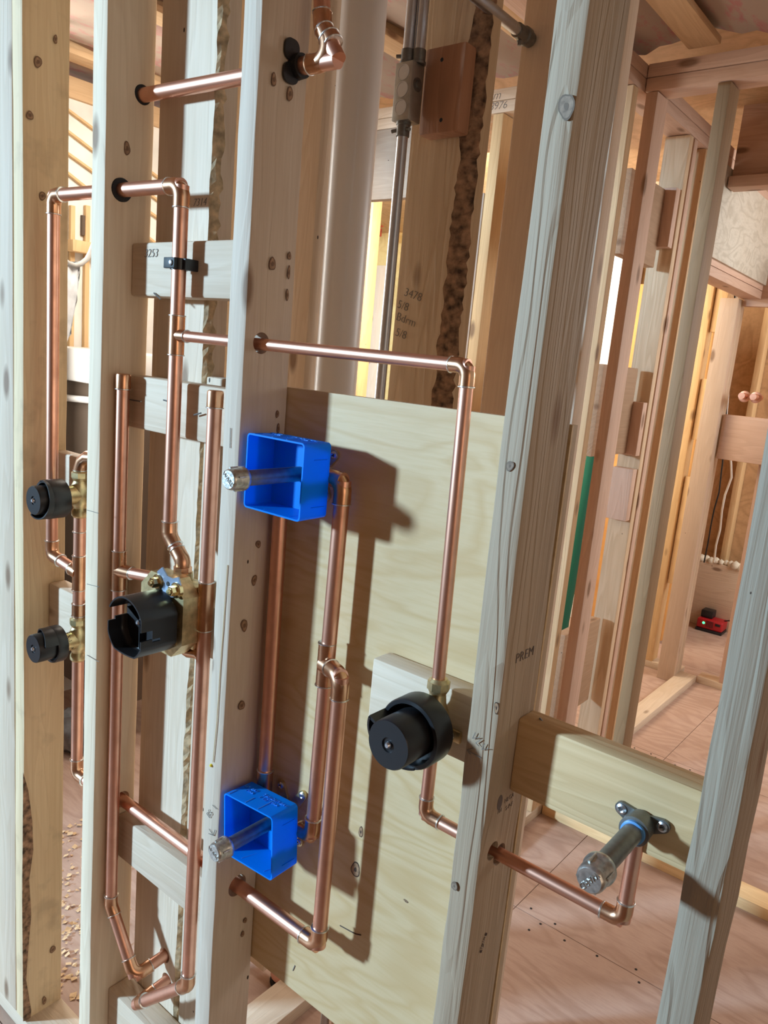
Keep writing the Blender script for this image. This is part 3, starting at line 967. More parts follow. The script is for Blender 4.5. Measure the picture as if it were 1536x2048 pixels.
# clamp on riser
cl = empty('pipe_clamp', (XA, YP, 1.685), 'black strap clamp around the tall copper riser on the upper blocking', 'clamp')
lathe('strap', (XA, YP, 1.677), (0, 0, 1), [(0, R34 * 1.05), (0, R34 * 1.22), (0.017, R34 * 1.22), (0.017, R34 * 1.05)], M_BLACK, cl)
box('clamp_arm', XA + 0.011, XA + 0.021, YP - 0.004, 0.0515, 1.677, 1.694, M_BLACK, cl, bev=0.001)
box('clamp_face', XA - 0.017, XA + 0.010, YP - 0.0165, YP - 0.0105, 1.678, 1.694, M_BLACKR, cl, bev=0.001)
lathe('clamp_bolt', (XA + 0.002, YP - 0.016, 1.686), (0, -1, 0), [(0, .0045), (.002, .0045), (.003, .003)], M_STEEL, cl, seg=16)
# grommet in the first stud
lathe('grommet', (XS1 - 0.004, YP, 1.803), (1, 0, 0), [(0, .0122), (0, .0182), (.006, .0182), (.006, .0122)], M_BLACKR, s1)
lathe('grommet', (XS1 - 0.003, .066, 1.957), (1, 0, 0), [(0, .0118), (0, .0150), (.004, .0150), (.004, .0118)], M_BLACKR, s1)

# 3: left riser of the mixing valve
c3 = empty('copper_line', (-1.175, YP, 0.5), 'left copper riser with a capped top, feeding the bolted brass valve', 'pipe')
XB = -1.1745
cap((XB, YP, 1.508), R34, c3)
run(c3, [(XB, YP, 1.49), (XB, YP, 0.484), (-1.090, YP, 0.374), (-1.076, 0.120, 0.396)], R34)
tee((XB, YP, 1.162), Z, (1, 0.25, 0), R34, R34 * .9, c3, half=0.036, br=0.030)
pipe((XB + .02, YP + .005, 1.162), (-1.045, 0.050, 1.172), R34 * .9, c3)
# 4: right riser
c4 = empty('copper_line', (-0.93, YP, 0.5), 'right capped copper riser, between the bolted valve and the stud with blue boxes', 'pipe')
XC = -0.930
cap((XC, YP, 1.503), R34, c4)
run(c4, [(XC, YP, 1.49), (XC, YP, 0.461), (-1.078, YP - .002, 0.322), (-1.066, 0.120, 0.345)], R34)
tee((XC, YP, 1.163), Z, (-1, 0.15, 0), R34, R34 * .9, c4, half=0.040, br=0.024)
# 5: low line and the plywood riser
c5 = empty('copper_line', (-0.65, 0.046, 0.70), 'low copper line through two studs, rising on the plywood by the lower blue box', 'pipe')
XD = -0.6475
run(c5, [(XS1 - 0.03, 0.060, 0.690), (XD, 0.044, 0.706), (XD, 0.044, 1.136), (-0.690, 0.060, 1.136)], R34)
# 6: riser between the two boxes
c6 = empty('copper_line', (-0.69, 0.06, 0.87), 'copper riser on the plywood joining the backs of the two blue boxes', 'pipe')
XE = -0.692
run(c6, [(-0.748, 0.068, 1.404), (XE + .004, 0.062, 1.404), (XE, 0.060, 0.860), (-0.748, 0.068, 0.850)], R34)
tee((XE, 0.060, 1.136), Z, (1, -.37, 0), R34, R34, c6, half=0.032, br=0.016)
# 7: short line under the round valve, through the stud and up to the right outlet
c7 = empty('copper_line', (-0.48, YP, 1.0), 'thin copper line under the round black valve, turning into the stud stamped PREM', 'pipe')
run(c7, [(-0.478, YP, 1.098), (-0.478, YP, 1.011), (s3l + 0.012, YP, 1.0105)], R12)
c8 = empty('copper_line', (-0.222, 0.05, 0.99), 'thin copper line from the stud stamped PREM, turning up to the right capped pipe', 'pipe')
run(c8, [(XS3 - 0.020, 0.050, 0.9965), (-0.2215, 0.050, 0.996), (-0.2215, 0.050, 1.106)], R12)
# 8: pipe in the corner behind the blue boxes
c9 = empty('copper_line', (-0.805, 0.062, 0.86), 'shaded copper riser in the corner behind the blue boxes', 'pipe')
pipe((-0.807, 0.066, 0.868), (-0.811, 0.066, 1.34), R34, c9)
coupling((-0.807, 0.066, 0.895), Z, R34, c9, half=0.022)
# 9: left bay riser with two valves
c10 = empty('copper_line', (-1.322, 0.04, 0.69), 'copper riser joining the two small black valves in the left bay', 'pipe')
XV = -1.322
run(c10, [(XV - .01, 0.0495, 1.327), (XV, 0.04, 1.285)], R34)
tube('elbow', [(XV, .04, 1.30), (XV, .04, 1.322), (XV + .006, .041, 1.336), (XV + .02, .043, 1.345), (XV + .05, .046, 1.347)], R34 * 1.13, M_FIT, c10, seg=24)
ring_at((XV, .04, 1.318), Z, R34 * 1.13, c10)
pipe((XV, 0.04, 1.235), (XV, 0.04, 1.03), R34, c10)
tee((XV, 0.04, 1.119), Z, (-1, -.1, .15), R34, R34, c10, half=0.034, br=0.022)
ring_at((XV, .04, 1.20), Z, R34 * 1.1, c10); coupling((XV, .04, 1.045), Z, R34, c10, half=0.012)
run(c10, [(XV, 0.04, 0.955), (XV, 0.04, 0.698), (XV + 0.09, 0.045, 0.690)], R34)

# ------------------------------------------------------------------ black strap on the second stud
st = empty('pipe_strap', (XS2, 0.055, 1.945), 'black two-tab strap holding the top copper pipe where it leaves the stud', 'strap')
for (pa, pc) in (((568, 78), (592, 122)), ((565, 126), (590, 168))):
    a = PX(*pa, XS2); c = PX(*pc, XS2)
    ym, zm = (a.y + c.y) / 2, (a.z + c.z) / 2
    hw, hh = (c.y - a.y) / 2 + .001, abs(a.z - c.z) / 2 + .004
    bm = bmesh.new()
    bm_prism(bm, [(XS2 + .0020, ym + q[0], zm + q[1]) for q in rrect(2 * hw, 2 * hh, hw * .75)], (0, 0, 0), (.0030, 0, 0))
    link_bm('strap_tab', bm, M_BLACK, st)
    lathe('screw_head', (XS2 + .0042, (a.y + c.y) / 2, (a.z + c.z) / 2), (1, 0, 0), [(0, .002), (.001, .0018)], M_BLACKR, st, seg=10)
lathe('strap_collar', (XS2 + 0.001, 0.065, 1.946), (1, 0, 0), [(0, R34 * 1.02), (0, R34 * 1.45), (.012, R34 * 1.40), (.012, R34 * 1.02)], M_BLACKR, st)


# ------------------------------------------------------------------ blue outlet boxes
def blue_box(c, w, h, y0, y1, tilt, label, shear=0.0):
    root = empty('blue_box', (c[0], y0, c[1] - h / 2), label, 'box', 'open blue plastic boxes around capped pipes')
    bm = bmesh.new()
    wall = 0.0024
    prof = [(y0, w, h, .006), (y1, w * 0.985, h * 0.985, .006), (y1 - wall, w * 0.985 - 2 * wall, h * .985 - 2 * wall, .004), (y0, w - 2 * wall, h - 2 * wall, .004)]
    rot = Matrix.Rotation(tilt, 2)
    rings = []
    for (y, ww, hh, r) in prof:
        ring = []
        for (x, z) in rrect(ww, hh, r):
            p = rot @ Vector((x, z))
            ring.append(bm.verts.new((c[0] + p.x, y, c[1] + p.y)))
        rings.append(ring)
    n = len(rings[0])
    for a, b_ in ((0, 1), (2, 3), (3, 0)):
        for k in range(n):
            bm.faces.new((rings[a][k], rings[a][(k + 1) % n], rings[b_][(k + 1) % n], rings[b_][k]))
    bm.faces.new(rings[1]); bm.faces.new(rings[2])
    link_bm('shell', bm, M_BLUE, root, smooth=35)
    u = Vector((math.cos(tilt), 0, math.sin(tilt))); up = Vector((-math.sin(tilt), 0, math.cos(tilt)))
    top = Vector((c[0], 0, c[1])) + up * (h / 2 + 0.0002)
    for (dx, ln) in ((-.045, .016), (-.008, .018), (.020, .034)):
        a = top + u * dx
        stroke('raised_line', [a + Vector((0, y0 + .002, 0)), a + Vector((0, y0 + .002 + ln, 0))], .0005, M_BLUE_T, root)
    for (s, dx, dy, hh) in (('TANDEM BAY', .022, y0 + .036, .0085), ('1 1/2" MAX', .016, y0 + .028, .0085), ('DK. BAY', -.032, y0 + .036, .008), ('MAX', -.026, y0 + .028, .008)):
        text_on('raised_lettering', s, top + u * dx + Vector((0, dy, 0)), u, (0, 1, 0), hh, M_BLUE_T, root, depth=0.0005)
    side = Vector((c[0], 0, c[1])) + u * (w / 2 + .0002)
    for dz in (.030, -.035):
        a = side + up * dz
        stroke('raised_line', [a + Vector((0, y0 + .02, 0)), a + Vector((0, y0 + .045, 0))], .0005, M_BLUE, root)
    ins = Vector((c[0], 0, c[1])) - up * (h / 2 - wall - .0002)
    for dx in (-.02, .03):
        a = ins + u * dx
        stroke('raised_line', [a + Vector((0, y0 + .006, 0)), a + Vector((0, y0 + .03, 0)) + u * .008], .0005, M_BLUE_T, root)
    return root


bxu = blue_box((-0.762, 1.4015), 0.113, 0.106, 0.0, 0.052, 0.0, 'upper of the two open blue plastic boxes on the plywood')
bxl = blue_box((-0.7685, 0.8495), 0.109, 0.101, 0.0, 0.052, math.radians(4.2), 'lower of the two open blue plastic boxes, tilted slightly')


# ------------------------------------------------------------------ capped nipples and drop ears
def capped_pipe(X, Zc, yb, yf, yc, label, ears, eary, turn=0.0, blue=False, dz=0.0):
    root = empty('capped_nipple', (X, yb, Zc), label, 'pipe')
    a = Vector((X, yb, Zc)); d = Vector((0, yf - yb, dz)).normalized()
    tip = a + Vector((0, yf - yb, dz))
    L = (tip - a).length
    tube('nipple', [a, a + d * (L - .016)], 0.0106, M_NIP, root, seg=28)
    # cap: flange, slightly tapering body, rounded end
    bm = bmesh.new()
    bm_lathe(bm, a + d * (L - yc), d, [(0, .0112), (0, .0150), (.002, .0162), (.007, .0162), (.009, .0148), (yc - .0045, .0142), (yc - .0015, .0133), (yc, .0118)], 32)
    link_bm('pipe_cap', bm, M_GALV, root, smooth=35)
    up = Vector((math.sin(turn), 0, math.cos(turn))); rt = Vector((math.cos(turn), 0, -math.sin(turn)))
    text_on('cast_lettering', 'WARD', tip + d * 0.0002, rt, up, 0.0085, M_GALV, root, depth=0.0007)
    for k in range(4):
        an = math.radians(20 + 90 * k)
        o = Vector((math.cos(an), 0, math.sin(an)))
        c0 = a + d * (L - yc + .004) + o * .0152
        tube('cap_rib', [c0, c0 + d * (yc - .010)], .0013, M_GALV, root, seg=8)
    # drop-ear body
    if blue:
        lathe('threaded_socket', a - d * 0.004, d, [(0, .0150), (.010, .0155), (.016, .0160), (.022, .0160), (.023, .0112)], M_NIP, root)
    else:
        lathe('threaded_socket', a + Vector((0, .016, 0)), (0, -1, 0), [(0, .0145), (.008, .0155), (.020, .0160), (.0235, .0160), (.0240, .0112)], M_BRASS, root)
    if blue:
        lathe('thread_tape', a + d * 0.0185, d, [(0, .0110), (0, .0128), (.0035, .0128), (.0045, .0108)], M_BLUE_TAPE, root)
    for (ex, ez) in ears:
        dirv = Vector((ex - X, 0, ez - Zc)).normalized(); pr = Vector((dirv.z, 0, -dirv.x))
        e = Vector((ex, eary, ez)); i = Vector((X, eary, Zc)) + dirv * 0.008
        outl = [i + pr * .010, e + pr * .0075]
        for k in range(1, 8):
            an = math.pi * k / 8
            outl.append(e + pr * .0075 * math.cos(an) + dirv * .0075 * math.sin(an))
        outl += [e - pr * .0075, i - pr * .010]
        bm = bmesh.new(); bm_prism(bm, [p + Vector((0, -.0045, 0)) for p in outl], (0, 0, 0), (0, .004, 0))
        ear = link_bm('mounting_ear', bm, M_BRASS if not blue else M_NIP, root)
        lathe('screw', e + Vector((0, -.0043, 0)), (0, -1, 0), [(0, .0058), (.0016, .0056), (.0028, .0035), (.0018, .0018)], M_STEEL, ear, seg=18)
        stroke('screw_slot', [e + Vector((-.0018, -.0073, -.001)), e + Vector((.0018, -.0073, .001))], .0006, M_BLACKR, ear)
    return root


M_BLUE_TAPE = plain('blue_thread_tape', (0.10, 0.30, 0.62), 0.4)
capped_pipe(-0.760, 1.4025, 0.062, -0.0795, 0.026, 'capped steel nipple sticking out of the upper blue box', [(-0.731, 1.432), (-0.741, 1.371)], 0.0902, turn=math.radians(38))
capped_pipe(-0.773, 0.8470, 0.062, -0.0600, 0.026, 'capped steel nipple sticking out of the lower blue box', [(-0.742, 0.893), (-0.742, 0.812), (-0.790, 0.890)], 0.0902, turn=math.radians(20))
capped_pipe(-0.2190, 1.1165, 0.044, -0.083, 0.028, 'capped steel nipple with blue thread tape on the right grained blocking', [(-0.241, 1.124), (-0.197, 1.124)], 0.0500, turn=math.radians(125), blue=True)


# ------------------------------------------------------------------ mixing valve with open black guard
v1 = empty('mixing_valve', (-0.99, 0.03, 1.08), 'large brass mixing valve with two bolts and an open black guard cup', 'valve')
VX, VZ = -0.985, 1.150


def octagon(cx_, cz_, a, b_, ch):
    return [(cx_ - a + ch, cz_ - b_), (cx_ + a - ch, cz_ - b_), (cx_ + a, cz_ - b_ + ch), (cx_ + a, cz_ + b_ - ch), (cx_ + a - ch, cz_ + b_), (cx_ - a + ch, cz_ + b_), (cx_ - a, cz_ + b_ - ch), (cx_ - a, cz_ - b_ + ch)]


bm = bmesh.new()
bm_prism(bm, [(x, -0.010, z) for (x, z) in octagon(VX - .004, 1.142, .056, .064, .026)], (0, 0, 0), (0, .030, 0))
bm_box(bm, VX - .040, VX + .042, 0.0202, 0.0515, 1.085, 1.192, .004)
link_bm('valve_body', bm, M_BRASS, v1, smooth=30)
bm = bmesh.new()
bm_lathe(bm, (-0.992, YP, 1.186), (0, 0, 1), [(0, .0185), (.012, .0175), (.018, .0170)], 28)
link_bm('top_boss', bm, M_BRASS, v1, smooth=30)
bm = bmesh.new(); bm_lathe(bm, (-0.992, YP, 1.204), (0, 0, 1), [(0, .0148), (.009, .0148), (.010, .0125)], 8)
link_bm('union_nut', bm, M_FIT, v1)
for sx, ln in ((-1, .022), (1, .010)):
    bm = bmesh.new(); bm_lathe(bm, (VX + .003 + sx * .036, 0.040, 1.165), (sx, 0, 0), [(0, .0165), (ln * .6, .0160), (ln, .0130)], 28)
    link_bm('side_boss', bm, M_BRASS, v1, smooth=30)
bm = bmesh.new(); bm_lathe(bm, (VX, -0.010, 1.132), (0, -1, 0), [(0, .036), (.008, .034), (.010, .030)], 36)
link_bm('cartridge_collar', bm, M_BRASS, v1, smooth=35)
for k, sx in enumerate((-1, 1)):
    q_ = PY(318, 1163, -0.012) if sx < 0 else PY(355, 1180, -0.012)
    bx, bz = q_.x, q_.z
    bm = bmesh.new(); bm_lathe(bm, (bx, -0.010, bz), (0, -1, 0), [(0, .0125), (.006, .0125), (.0075, .0105)], 24)
    b_ = link_bm('stop_bolt', bm, M_BRASS_B, v1, smooth=30)
    bm = bmesh.new(); bm_lathe(bm, (bx, -0.0175, bz), (0, -1, 0), [(0, .0082), (.0085, .0082), (.0095, .0070)], 6)
    link_bm('hex_head', bm, M_BRASS_B, b_)
    bm = bmesh.new(); bm_lathe(bm, (bx, -0.0275, bz), (0, -1, 0), [(0, .0042), (.003, .0036)], 14)
    link_bm('bolt_tip', bm, M_BRASS_B, b_, smooth=30)
# blue-grey retaining plate between the bolts
bm = bmesh.new()
pl = [(-.034, 1.190), (-.020, 1.200), (-.006, 1.189), (.010, 1.188), (.026, 1.194), (.034, 1.180), (.020, 1.160), (.004, 1.156), (-.010, 1.158), (-.026, 1.170)]
q_ = PY(337, 1168, -0.0135)
bm_prism(bm, [(q_.x + a * .9, -0.0135, q_.z + z - 1.177) for (a, z) in pl], (0, 0, 0), (0, .0025, 0))
link_bm('retaining_plate', bm, plain('blue_steel_plate', (0.34, 0.42, 0.55), 0.35, 0.8), v1)
lathe('plate_screw', (q_.x - .001, -0.0135, q_.z), (0, -1, 0), [(0, .004), (.001, .0036)], M_BLACKR, v1, seg=14)
# copper stub under the valve
tube('bottom_stub', [(VX - .02, .03, 1.080), (VX + .02, .03, 1.074), (VX + .040, .032, 1.078), (VX + .052, .034, 1.072)], .0095, M_FIT, v1)
box('label_tab', VX + .014, VX + .036, -.0135, -.0115, 1.100, 1.112, M_WHITE, v1, bev=0.0005)
# guard cup: open cylinder with a flat on the lower right, notches and a cross rib inside
CX, CZ, CR = -0.985, 1.1335, 0.0495
Y0c, Y1c = -0.078, -0.0135
bm = bmesh.new()


def cup_r(a):
    x, z = math.cos(a) * CR, math.sin(a) * CR
    return Vector((min(max(x, -0.0465), 0.0435), z if z > -.041 else -.041 - (z + .041) * -0.25))


NS = 64
zr = [Y0c, Y0c + .012, Y0c + .020, Y0c + .034, Y1c]
grid_o, grid_i = [], []
for y in zr:
    grid_o.append([bm.verts.new((CX + cup_r(2 * math.pi * k / NS).x, y, CZ + cup_r(2 * math.pi * k / NS).y)) for k in range(NS)])
    grid_i.append([bm.verts.new((CX + cup_r(2 * math.pi * k / NS).x * .95, y, CZ + cup_r(2 * math.pi * k / NS).y * .95)) for k in range(NS)])


def open_cell(i, k):
    a = (k + .5) / NS * 360
    if i < 3 and 150 < a < 172: return True
    if i == 0 and (172 <= a < 178): return True
    if i < 2 and (346 < a or a < 4): return True
    if i == 2 and 342 < a < 349: return True
    return False


for i in range(len(zr) - 1):
    for k in range(NS):
        if open_cell(i, k): continue
        k2 = (k + 1) % NS
        bm.faces.new((grid_o[i][k], grid_o[i][k2], grid_o[i + 1][k2], grid_o[i + 1][k]))
        bm.faces.new((grid_i[i][k2], grid_i[i][k], grid_i[i + 1][k], grid_i[i + 1][k2]))
        for (ii, kk, a, c2_) in ((i - 1, k, (i, k), (i, k2)), (i + 1, k, (i + 1, k2), (i + 1, k))):
            if ii < 0 or ii >= len(zr) - 1 or open_cell(ii, kk):
                bm.faces.new((grid_o[a[0]][a[1]], grid_i[a[0]][a[1]], grid_i[c2_[0]][c2_[1]], grid_o[c2_[0]][c2_[1]]))
        for (kk, a) in (((k - 1) % NS, k), (k2, k2)):
            if open_cell(i, kk):
                bm.faces.new((grid_o[i][a], grid_i[i][a], grid_i[i + 1][a], grid_o[i + 1][a]))
# floor of the cup
vs = [grid_i[3][k] for k in range(NS)]
bm.faces.new(vs)
link_bm('guard_cup', bm, M_BLACK, v1, smooth=35)
for (a0, rr_) in ((90, .044), (-90, .040), (25, .044), (150, .040)):
    a = math.radians(a0)
    p0 = Vector((CX, 0, CZ + .004)); p1 = Vector((CX + rr_ * math.cos(a), 0, CZ + rr_ * math.sin(a)))
    d = (p1 - p0).normalized(); n = Vector((d.z, 0, -d.x)) * .0009
    bm = bmesh.new()
    bm_prism(bm, [p0 + n + Vector((0, -.052, 0)), p1 + n + Vector((0, -.052, 0)), p1 - n + Vector((0, -.052, 0)), p0 - n + Vector((0, -.052, 0))], (0, 0, 0), (0, .008, 0))
    link_bm('inner_rib', bm, M_BLACK, v1)
lathe('centre_screw', (CX, -.052, CZ + .004), (0, -1, 0), [(0, .0042), (.003, .0040), (.005, .0022)], M_STEEL, v1, seg=16)


# ------------------------------------------------------------------ round black-guarded valves
def guard(root, X, Zc, yb, R, dep, drum, y_f, wedge0, wedge1, tail=True):
    """outer ring, inner drum standing proud and a spiral lip around part of it; axis along -Y"""
    lathe('guard_ring', (X, yb, Zc), (0, -1, 0), [(0, R * .55), (0, R * .985), (.002, R), (dep - .003, R), (dep, R * .97), (dep, R * .86), (dep * .45, R * .84), (dep * .45, R * .2)], M_BLACK, root, seg=48)
    lathe('guard_drum', (X, yb - dep * .4, Zc), (0, -1, 0), [(0, drum), (yb - dep * .4 - y_f - .002, drum), (yb - dep * .4 - y_f, drum * .96), (yb - dep * .4 - y_f, drum * .30), (yb - dep * .4 - y_f - .002, drum * .28)], M_BLACK, root, seg=48)
    bm = bmesh.new()
    n = 30
    ring = []
    yl = y_f + (yb - dep - y_f) * 0.25
    for i in range(n + 1):
        t = i / n
        a = math.radians(wedge0 + (wedge1 - wedge0) * t)
        ro = R * .985; ri = R * .92
        yf_ = yb - dep + (yl - (yb - dep)) * t
        c_, s_ = math.cos(a), math.sin(a)
        ring.append([bm.verts.new((X + r_ * c_, y_, Zc + r_ * s_)) for (r_, y_) in ((ro, yb - dep + .004), (ro, yf_ - .001), (ri, yf_ - .001), (ri, yb - dep + .004))])
    for i in range(n):
        for q in range(4):
            bm.faces.new((ring[i][q], ring[i][(q + 1) % 4], ring[i + 1][(q + 1) % 4], ring[i + 1][q]))
    bm.faces.new(ring[0]); bm.faces.new(list(reversed(ring[-1])))
    link_bm('spiral_lip', bm, M_BLACK, root, smooth=40)
    if tail:
        a = math.radians(wedge1)
        p0 = Vector((X + drum * .9 * math.cos(a), 0, Zc + drum * .9 * math.sin(a))); p1 = Vector((X + R * .985 * math.cos(a), 0, Zc + R * .985 * math.sin(a)))
        d = (p1 - p0).normalized(); nn = Vector((d.z, 0, -d.x)) * .0018
        bm = bmesh.new()
        bm_prism(bm, [p0 + nn + Vector((0, yl, 0)), p1 + nn + Vector((0, yl, 0)), p1 - nn + Vector((0, yl, 0)), p0 - nn + Vector((0, yl, 0))], (0, 0, 0), (0, yb - dep * .8 - yl, 0))
        link_bm('stop_fin', bm, M_BLACK, root)
    lathe('centre_screw', (X, y_f + .001, Zc), (0, -1, 0), [(0, .0042), (.002, .0040), (.004, .0024)], M_STEEL, root, seg=16)


def brass_inline(root, X, Y, Zc, zlo, zhi, r, neck_y):
    bm = bmesh.new()
    h = [(zlo - Zc, .0105), (zlo - Zc + .004, .0135), (zlo - Zc + .012, .0135), (zlo - Zc + .018, .0108), (-.020, .0128), (-.010, .0175), (.010, .0175), (.022, .0125), (zhi - Zc - .020, .0110), (zhi - Zc - .014, .0140), (zhi - Zc - .004, .0140), (zhi - Zc, .0105)]
    bm_lathe(bm, (X, Y, Zc), (0, 0, 1), [(t, q * r) for (t, q) in h], 24)
    link_bm('valve_body', bm, M_BRASS, root, smooth=30)
    bm = bmesh.new(); bm_lathe(bm, (X, Y, Zc), (0, -1, 0), [(0, .0165 * r), (Y - neck_y - .012, .0160 * r), (Y - neck_y - .010, .0190 * r), (Y - neck_y, .0190 * r)], 24)
    link_bm('stem_neck', bm, M_BRASS, root, smooth=30)
    bm = bmesh.new(); bm_lathe(bm, (X, Y, zhi - .014), (0, 0, 1), [(0, .0152 * r), (.010, .0152 * r)], 8)
    link_bm('hex_collar', bm, M_BRASS, root)


v2 = empty('stop_valve', (-0.479, YP, 1.10), 'large round black-guarded valve on the short board right of the plywood middle', 'valve')
brass_inline(v2, -0.479, YP, 1.142, 1.090, 1.196, 0.95, 0.006)
guard(v2, -0.479, 1.1395, 0.008, 0.0435, 0.032, 0.0300, -0.062, -70, -205)
for (sx, sz) in ((.030, -.012), (-.030, .012)):
    bm = bmesh.new(); bm_box(bm, -0.479 + sx * .2 - .014, -0.479 + sx * .2 + .014 + (.010 if sx > 0 else -.010), 0.046, 0.0515, 1.133 + sz - .008, 1.133 + sz + .008, .002)
    e_ = link_bm('mounting_ear', bm, M_BRASS, v2, smooth=30)
    lathe('screw', (-0.479 + sx * .55, .0458, 1.133 + sz), (0, -1, 0), [(0, .0052), (.0014, .005), (.0024, .003)], M_STEEL, e_, seg=16)
v3 = empty('stop_valve', (XV, 0.04, 1.23), 'upper of the two small black-guarded valves in the left bay', 'valve')
brass_inline(v3, XV, 0.04, 1.272, 1.228, 1.318, 1.1, 0.000)
guard(v3, XV, 1.268, 0.004, 0.0360, 0.034, 0.0265, -0.050, 115, -120)
v4 = empty('stop_valve', (XV, 0.04, 0.95), 'lower of the two small black-guarded valves in the left bay, with marker writing', 'valve')
brass_inline(v4, XV, 0.04, 0.984, 0.940, 1.030, 1.1, 0.000)
guard(v4, XV, 0.986, 0.002, 0.0350, 0.020, 0.0270, -0.050, 210, 20)
text_on('marker_lettering', 'EX-ERP', (XV + .0158, 0.013, 0.992), (0, .25, -1), (0, 1, .25), 0.012, M_BLACKR, v4, depth=0.0006)

# ------------------------------------------------------------------ vent pipe, conduits, box and scrap block
vent = tube('vent_pipe', [(-0.74, 0.66, 0.0), (-0.74, 0.66, 0.56), (-0.76, .66, .60), (-1.098, 0.66, 0.84), (-1.118, .66, .88), (-1.118, .655, 0.96), (-1.118, .505, 1.16), (-1.118, 0.5, 1.20), (-1.118, 0.5, 2.60)], 0.0445, M_PVC, seg=40, label='fat off-white plastic vent pipe running full height behind the plywood', cat='pipe')
jb = empty('junction_box', (-0.94, 0.43, 1.99), 'narrow steel junction box with round knockouts, left of the reddish block', 'junction box')
jy = 0.343
jx0, jx1 = PY(783, 235, jy).x, PY(816, 235, jy).x
jz0, jz1 = PY(800, 240, jy).z, PY(812, 122, jy).z
box('box_body', jx0, jx1, jy, jy + .033, jz0, jz1, M_BOX, jb, bev=0.0015)
for k, t in enumerate((.82, .53, .22)):
    zc = jz0 + (jz1 - jz0) * t
    lathe('knockout', ((jx0 + jx1) / 2, jy + .0002, zc), (0, -1, 0), [(0, .0122), (.0009, .0122), (.0009, .0108), (.0004, .0108)], M_STEEL, jb, seg=24)
lathe('knockout', (jx1 - .0002, jy + .017, (jz0 + jz1) / 2 + .012), (1, 0, 0), [(0, .011), (.001, .011), (.001, .006), (.004, .005)], M_NIP, jb, seg=20)
EC = 0.0092
for (px, py, upz) in ((835, 113, True), (858, 116, True), (803, 256, False)):
    xx = PY(px, py, jy + .025).x
    if px == 858: xx = jx1 - .006
    elif px == 835: xx = jx0 + .012
    else: xx = jx0 + .016
    yy = jy + (.014 if px != 858 else .022)
    if upz:
        lathe('connector', (xx, yy, jz1), (0, 0, 1), [(0, .0125), (.004, .0125), (.005, .0112), (.022, .0112), (.023, .0095)], M_NIP, jb, seg=20)
        tube('conduit', [(xx, yy, jz1 + .01), (xx, yy, 2.62)], EC, M_STEEL, jb, seg=20)
        c0 = Vector((xx - .010, yy - .004, jz1 + .013))
        tube('connector_screw', [c0, c0 + Vector((-.008, -.003, 0))], .003, M_NIP, jb, seg=10)
    else:
        lathe('connector', (xx, yy, jz0), (0, 0, -1), [(0, .0125), (.004, .0125), (.005, .0112), (.022, .0112), (.023, .0095)], M_NIP, jb, seg=20)
        tube('conduit', [(xx, yy, jz0 - .01), (xx, yy, 0.0)], EC, M_STEEL, jb, seg=20)
        for s_ in (-1, 1):
            c0 = Vector((xx + s_ * .010, yy - .004, jz0 - .012))
            tube('connector_screw', [c0, c0 + Vector((s_ * .009, -.003, -.002))], .003, M_NIP, jb, seg=10)
# scrap block
a = PY(848, 96, YT - .040); c = PY(907, 262, YT - .040)
sb = box('wood_block', a.x - .001, c.x + .004, YT - .0345, YT - .0008, PY(832, 270, YT - .04).z, PY(848, 95, YT - .04).z, lumber('Z', rings=0.9, knots=0.3, **RED), label='short reddish-brown wood block screwed to the bark-edged stud', cat='block', bev=0.005)
for (px, py) in ((880, 117), (878, 238)):
    p = PY(px, py, YT - .040)
    lathe('screw_hole', (p.x, YT - .0343, p.z), (0, -1, 0), [(0, .0035), (.0006, .0030)], M_BLACKR, sb, seg=12)
# overhead conduit
oc = empty('overhead_conduit', (-0.68, 0.3, 2.06), 'steel conduit with a connector near the ceiling, ending at the knotty flat stud', 'conduit')
pa = PY(1060, 80, Y3 - .004); pc = PX(960, 0, pa.x)
d = (pc - pa)
tube('conduit', [pa + d * .1, pa + d * 1.4], .0095, M_STEEL, oc)
lathe('connector', pa, d, [(0, .0125), (.010, .0125), (.012, .0150), (.022, .0150), (.024, .0120), (.046, .0120), (.047, .0096)], M_NIP, oc, seg=20)
q = pa + d.normalized() * .034
for dz in (-.0145,):
    tube('connector_screw', [q + Vector((0, 0, dz + .002)), q + Vector((0, 0, dz - .006))], .003, M_NIP, oc, seg=10)

# ------------------------------------------------------------------ second wall (parallel, behind)
YW = 1.705; W2T = 2.435
wb = empty('wall_back', (-0.8, YW, 0), kind='structure')
lx2 = lumber('X', **PINK); lxp = lumber('X', **PALE)
for z0 in (W2T, W2T + .040):
    box('top_plate', -2.9, -1.14, YW, YW + .089, z0, z0 + .038, lxp, wb, bev=0.002)
    box('top_plate', -1.045, 1.6, YW, YW + .089, z0, z0 + .038, lx2, wb, bev=0.002)
box('bottom_plate', -1.045, 1.6, YW, YW + .089, 0, ZB, lxg, wb, bev=0.002)
box('header', -2.9, -1.622, YW - .002, YW + .036, 2.178, W2T - .002, lumber('X', base=(0.47, 0.39, 0.315), dark=(0.33, 0.26, 0.20)), wb, bev=0.002)
for (xa, xb, mt) in ((-2.9, -2.862, palem), (-1.620, -1.583, greym), (-1.581, -1.540, goldm)):
    box('stud', xa, xb, YW, YW + .089, ZB, W2T - .002 if xa > -1.6 or xa < -2.5 else 2.176, mt, wb)
for (xa, mt) in ((-1.041, pinkm), (-0.8305, lumber('Z', base=(0.32, 0.20, 0.105), dark=(0.22, 0.13, 0.065))), (-0.07, tanm), (0.33, tanm), (0.74, tanm)):
    box('stud', xa, xa + .037, YW, YW + .089, ZB, W2T - .002, mt, wb)
text_on('pencil_lettering', 'Zam', PY(982, 193, YW - .0006), (1, 0, 0), UP, 0.042, M_INK, wb, shear=0.3)
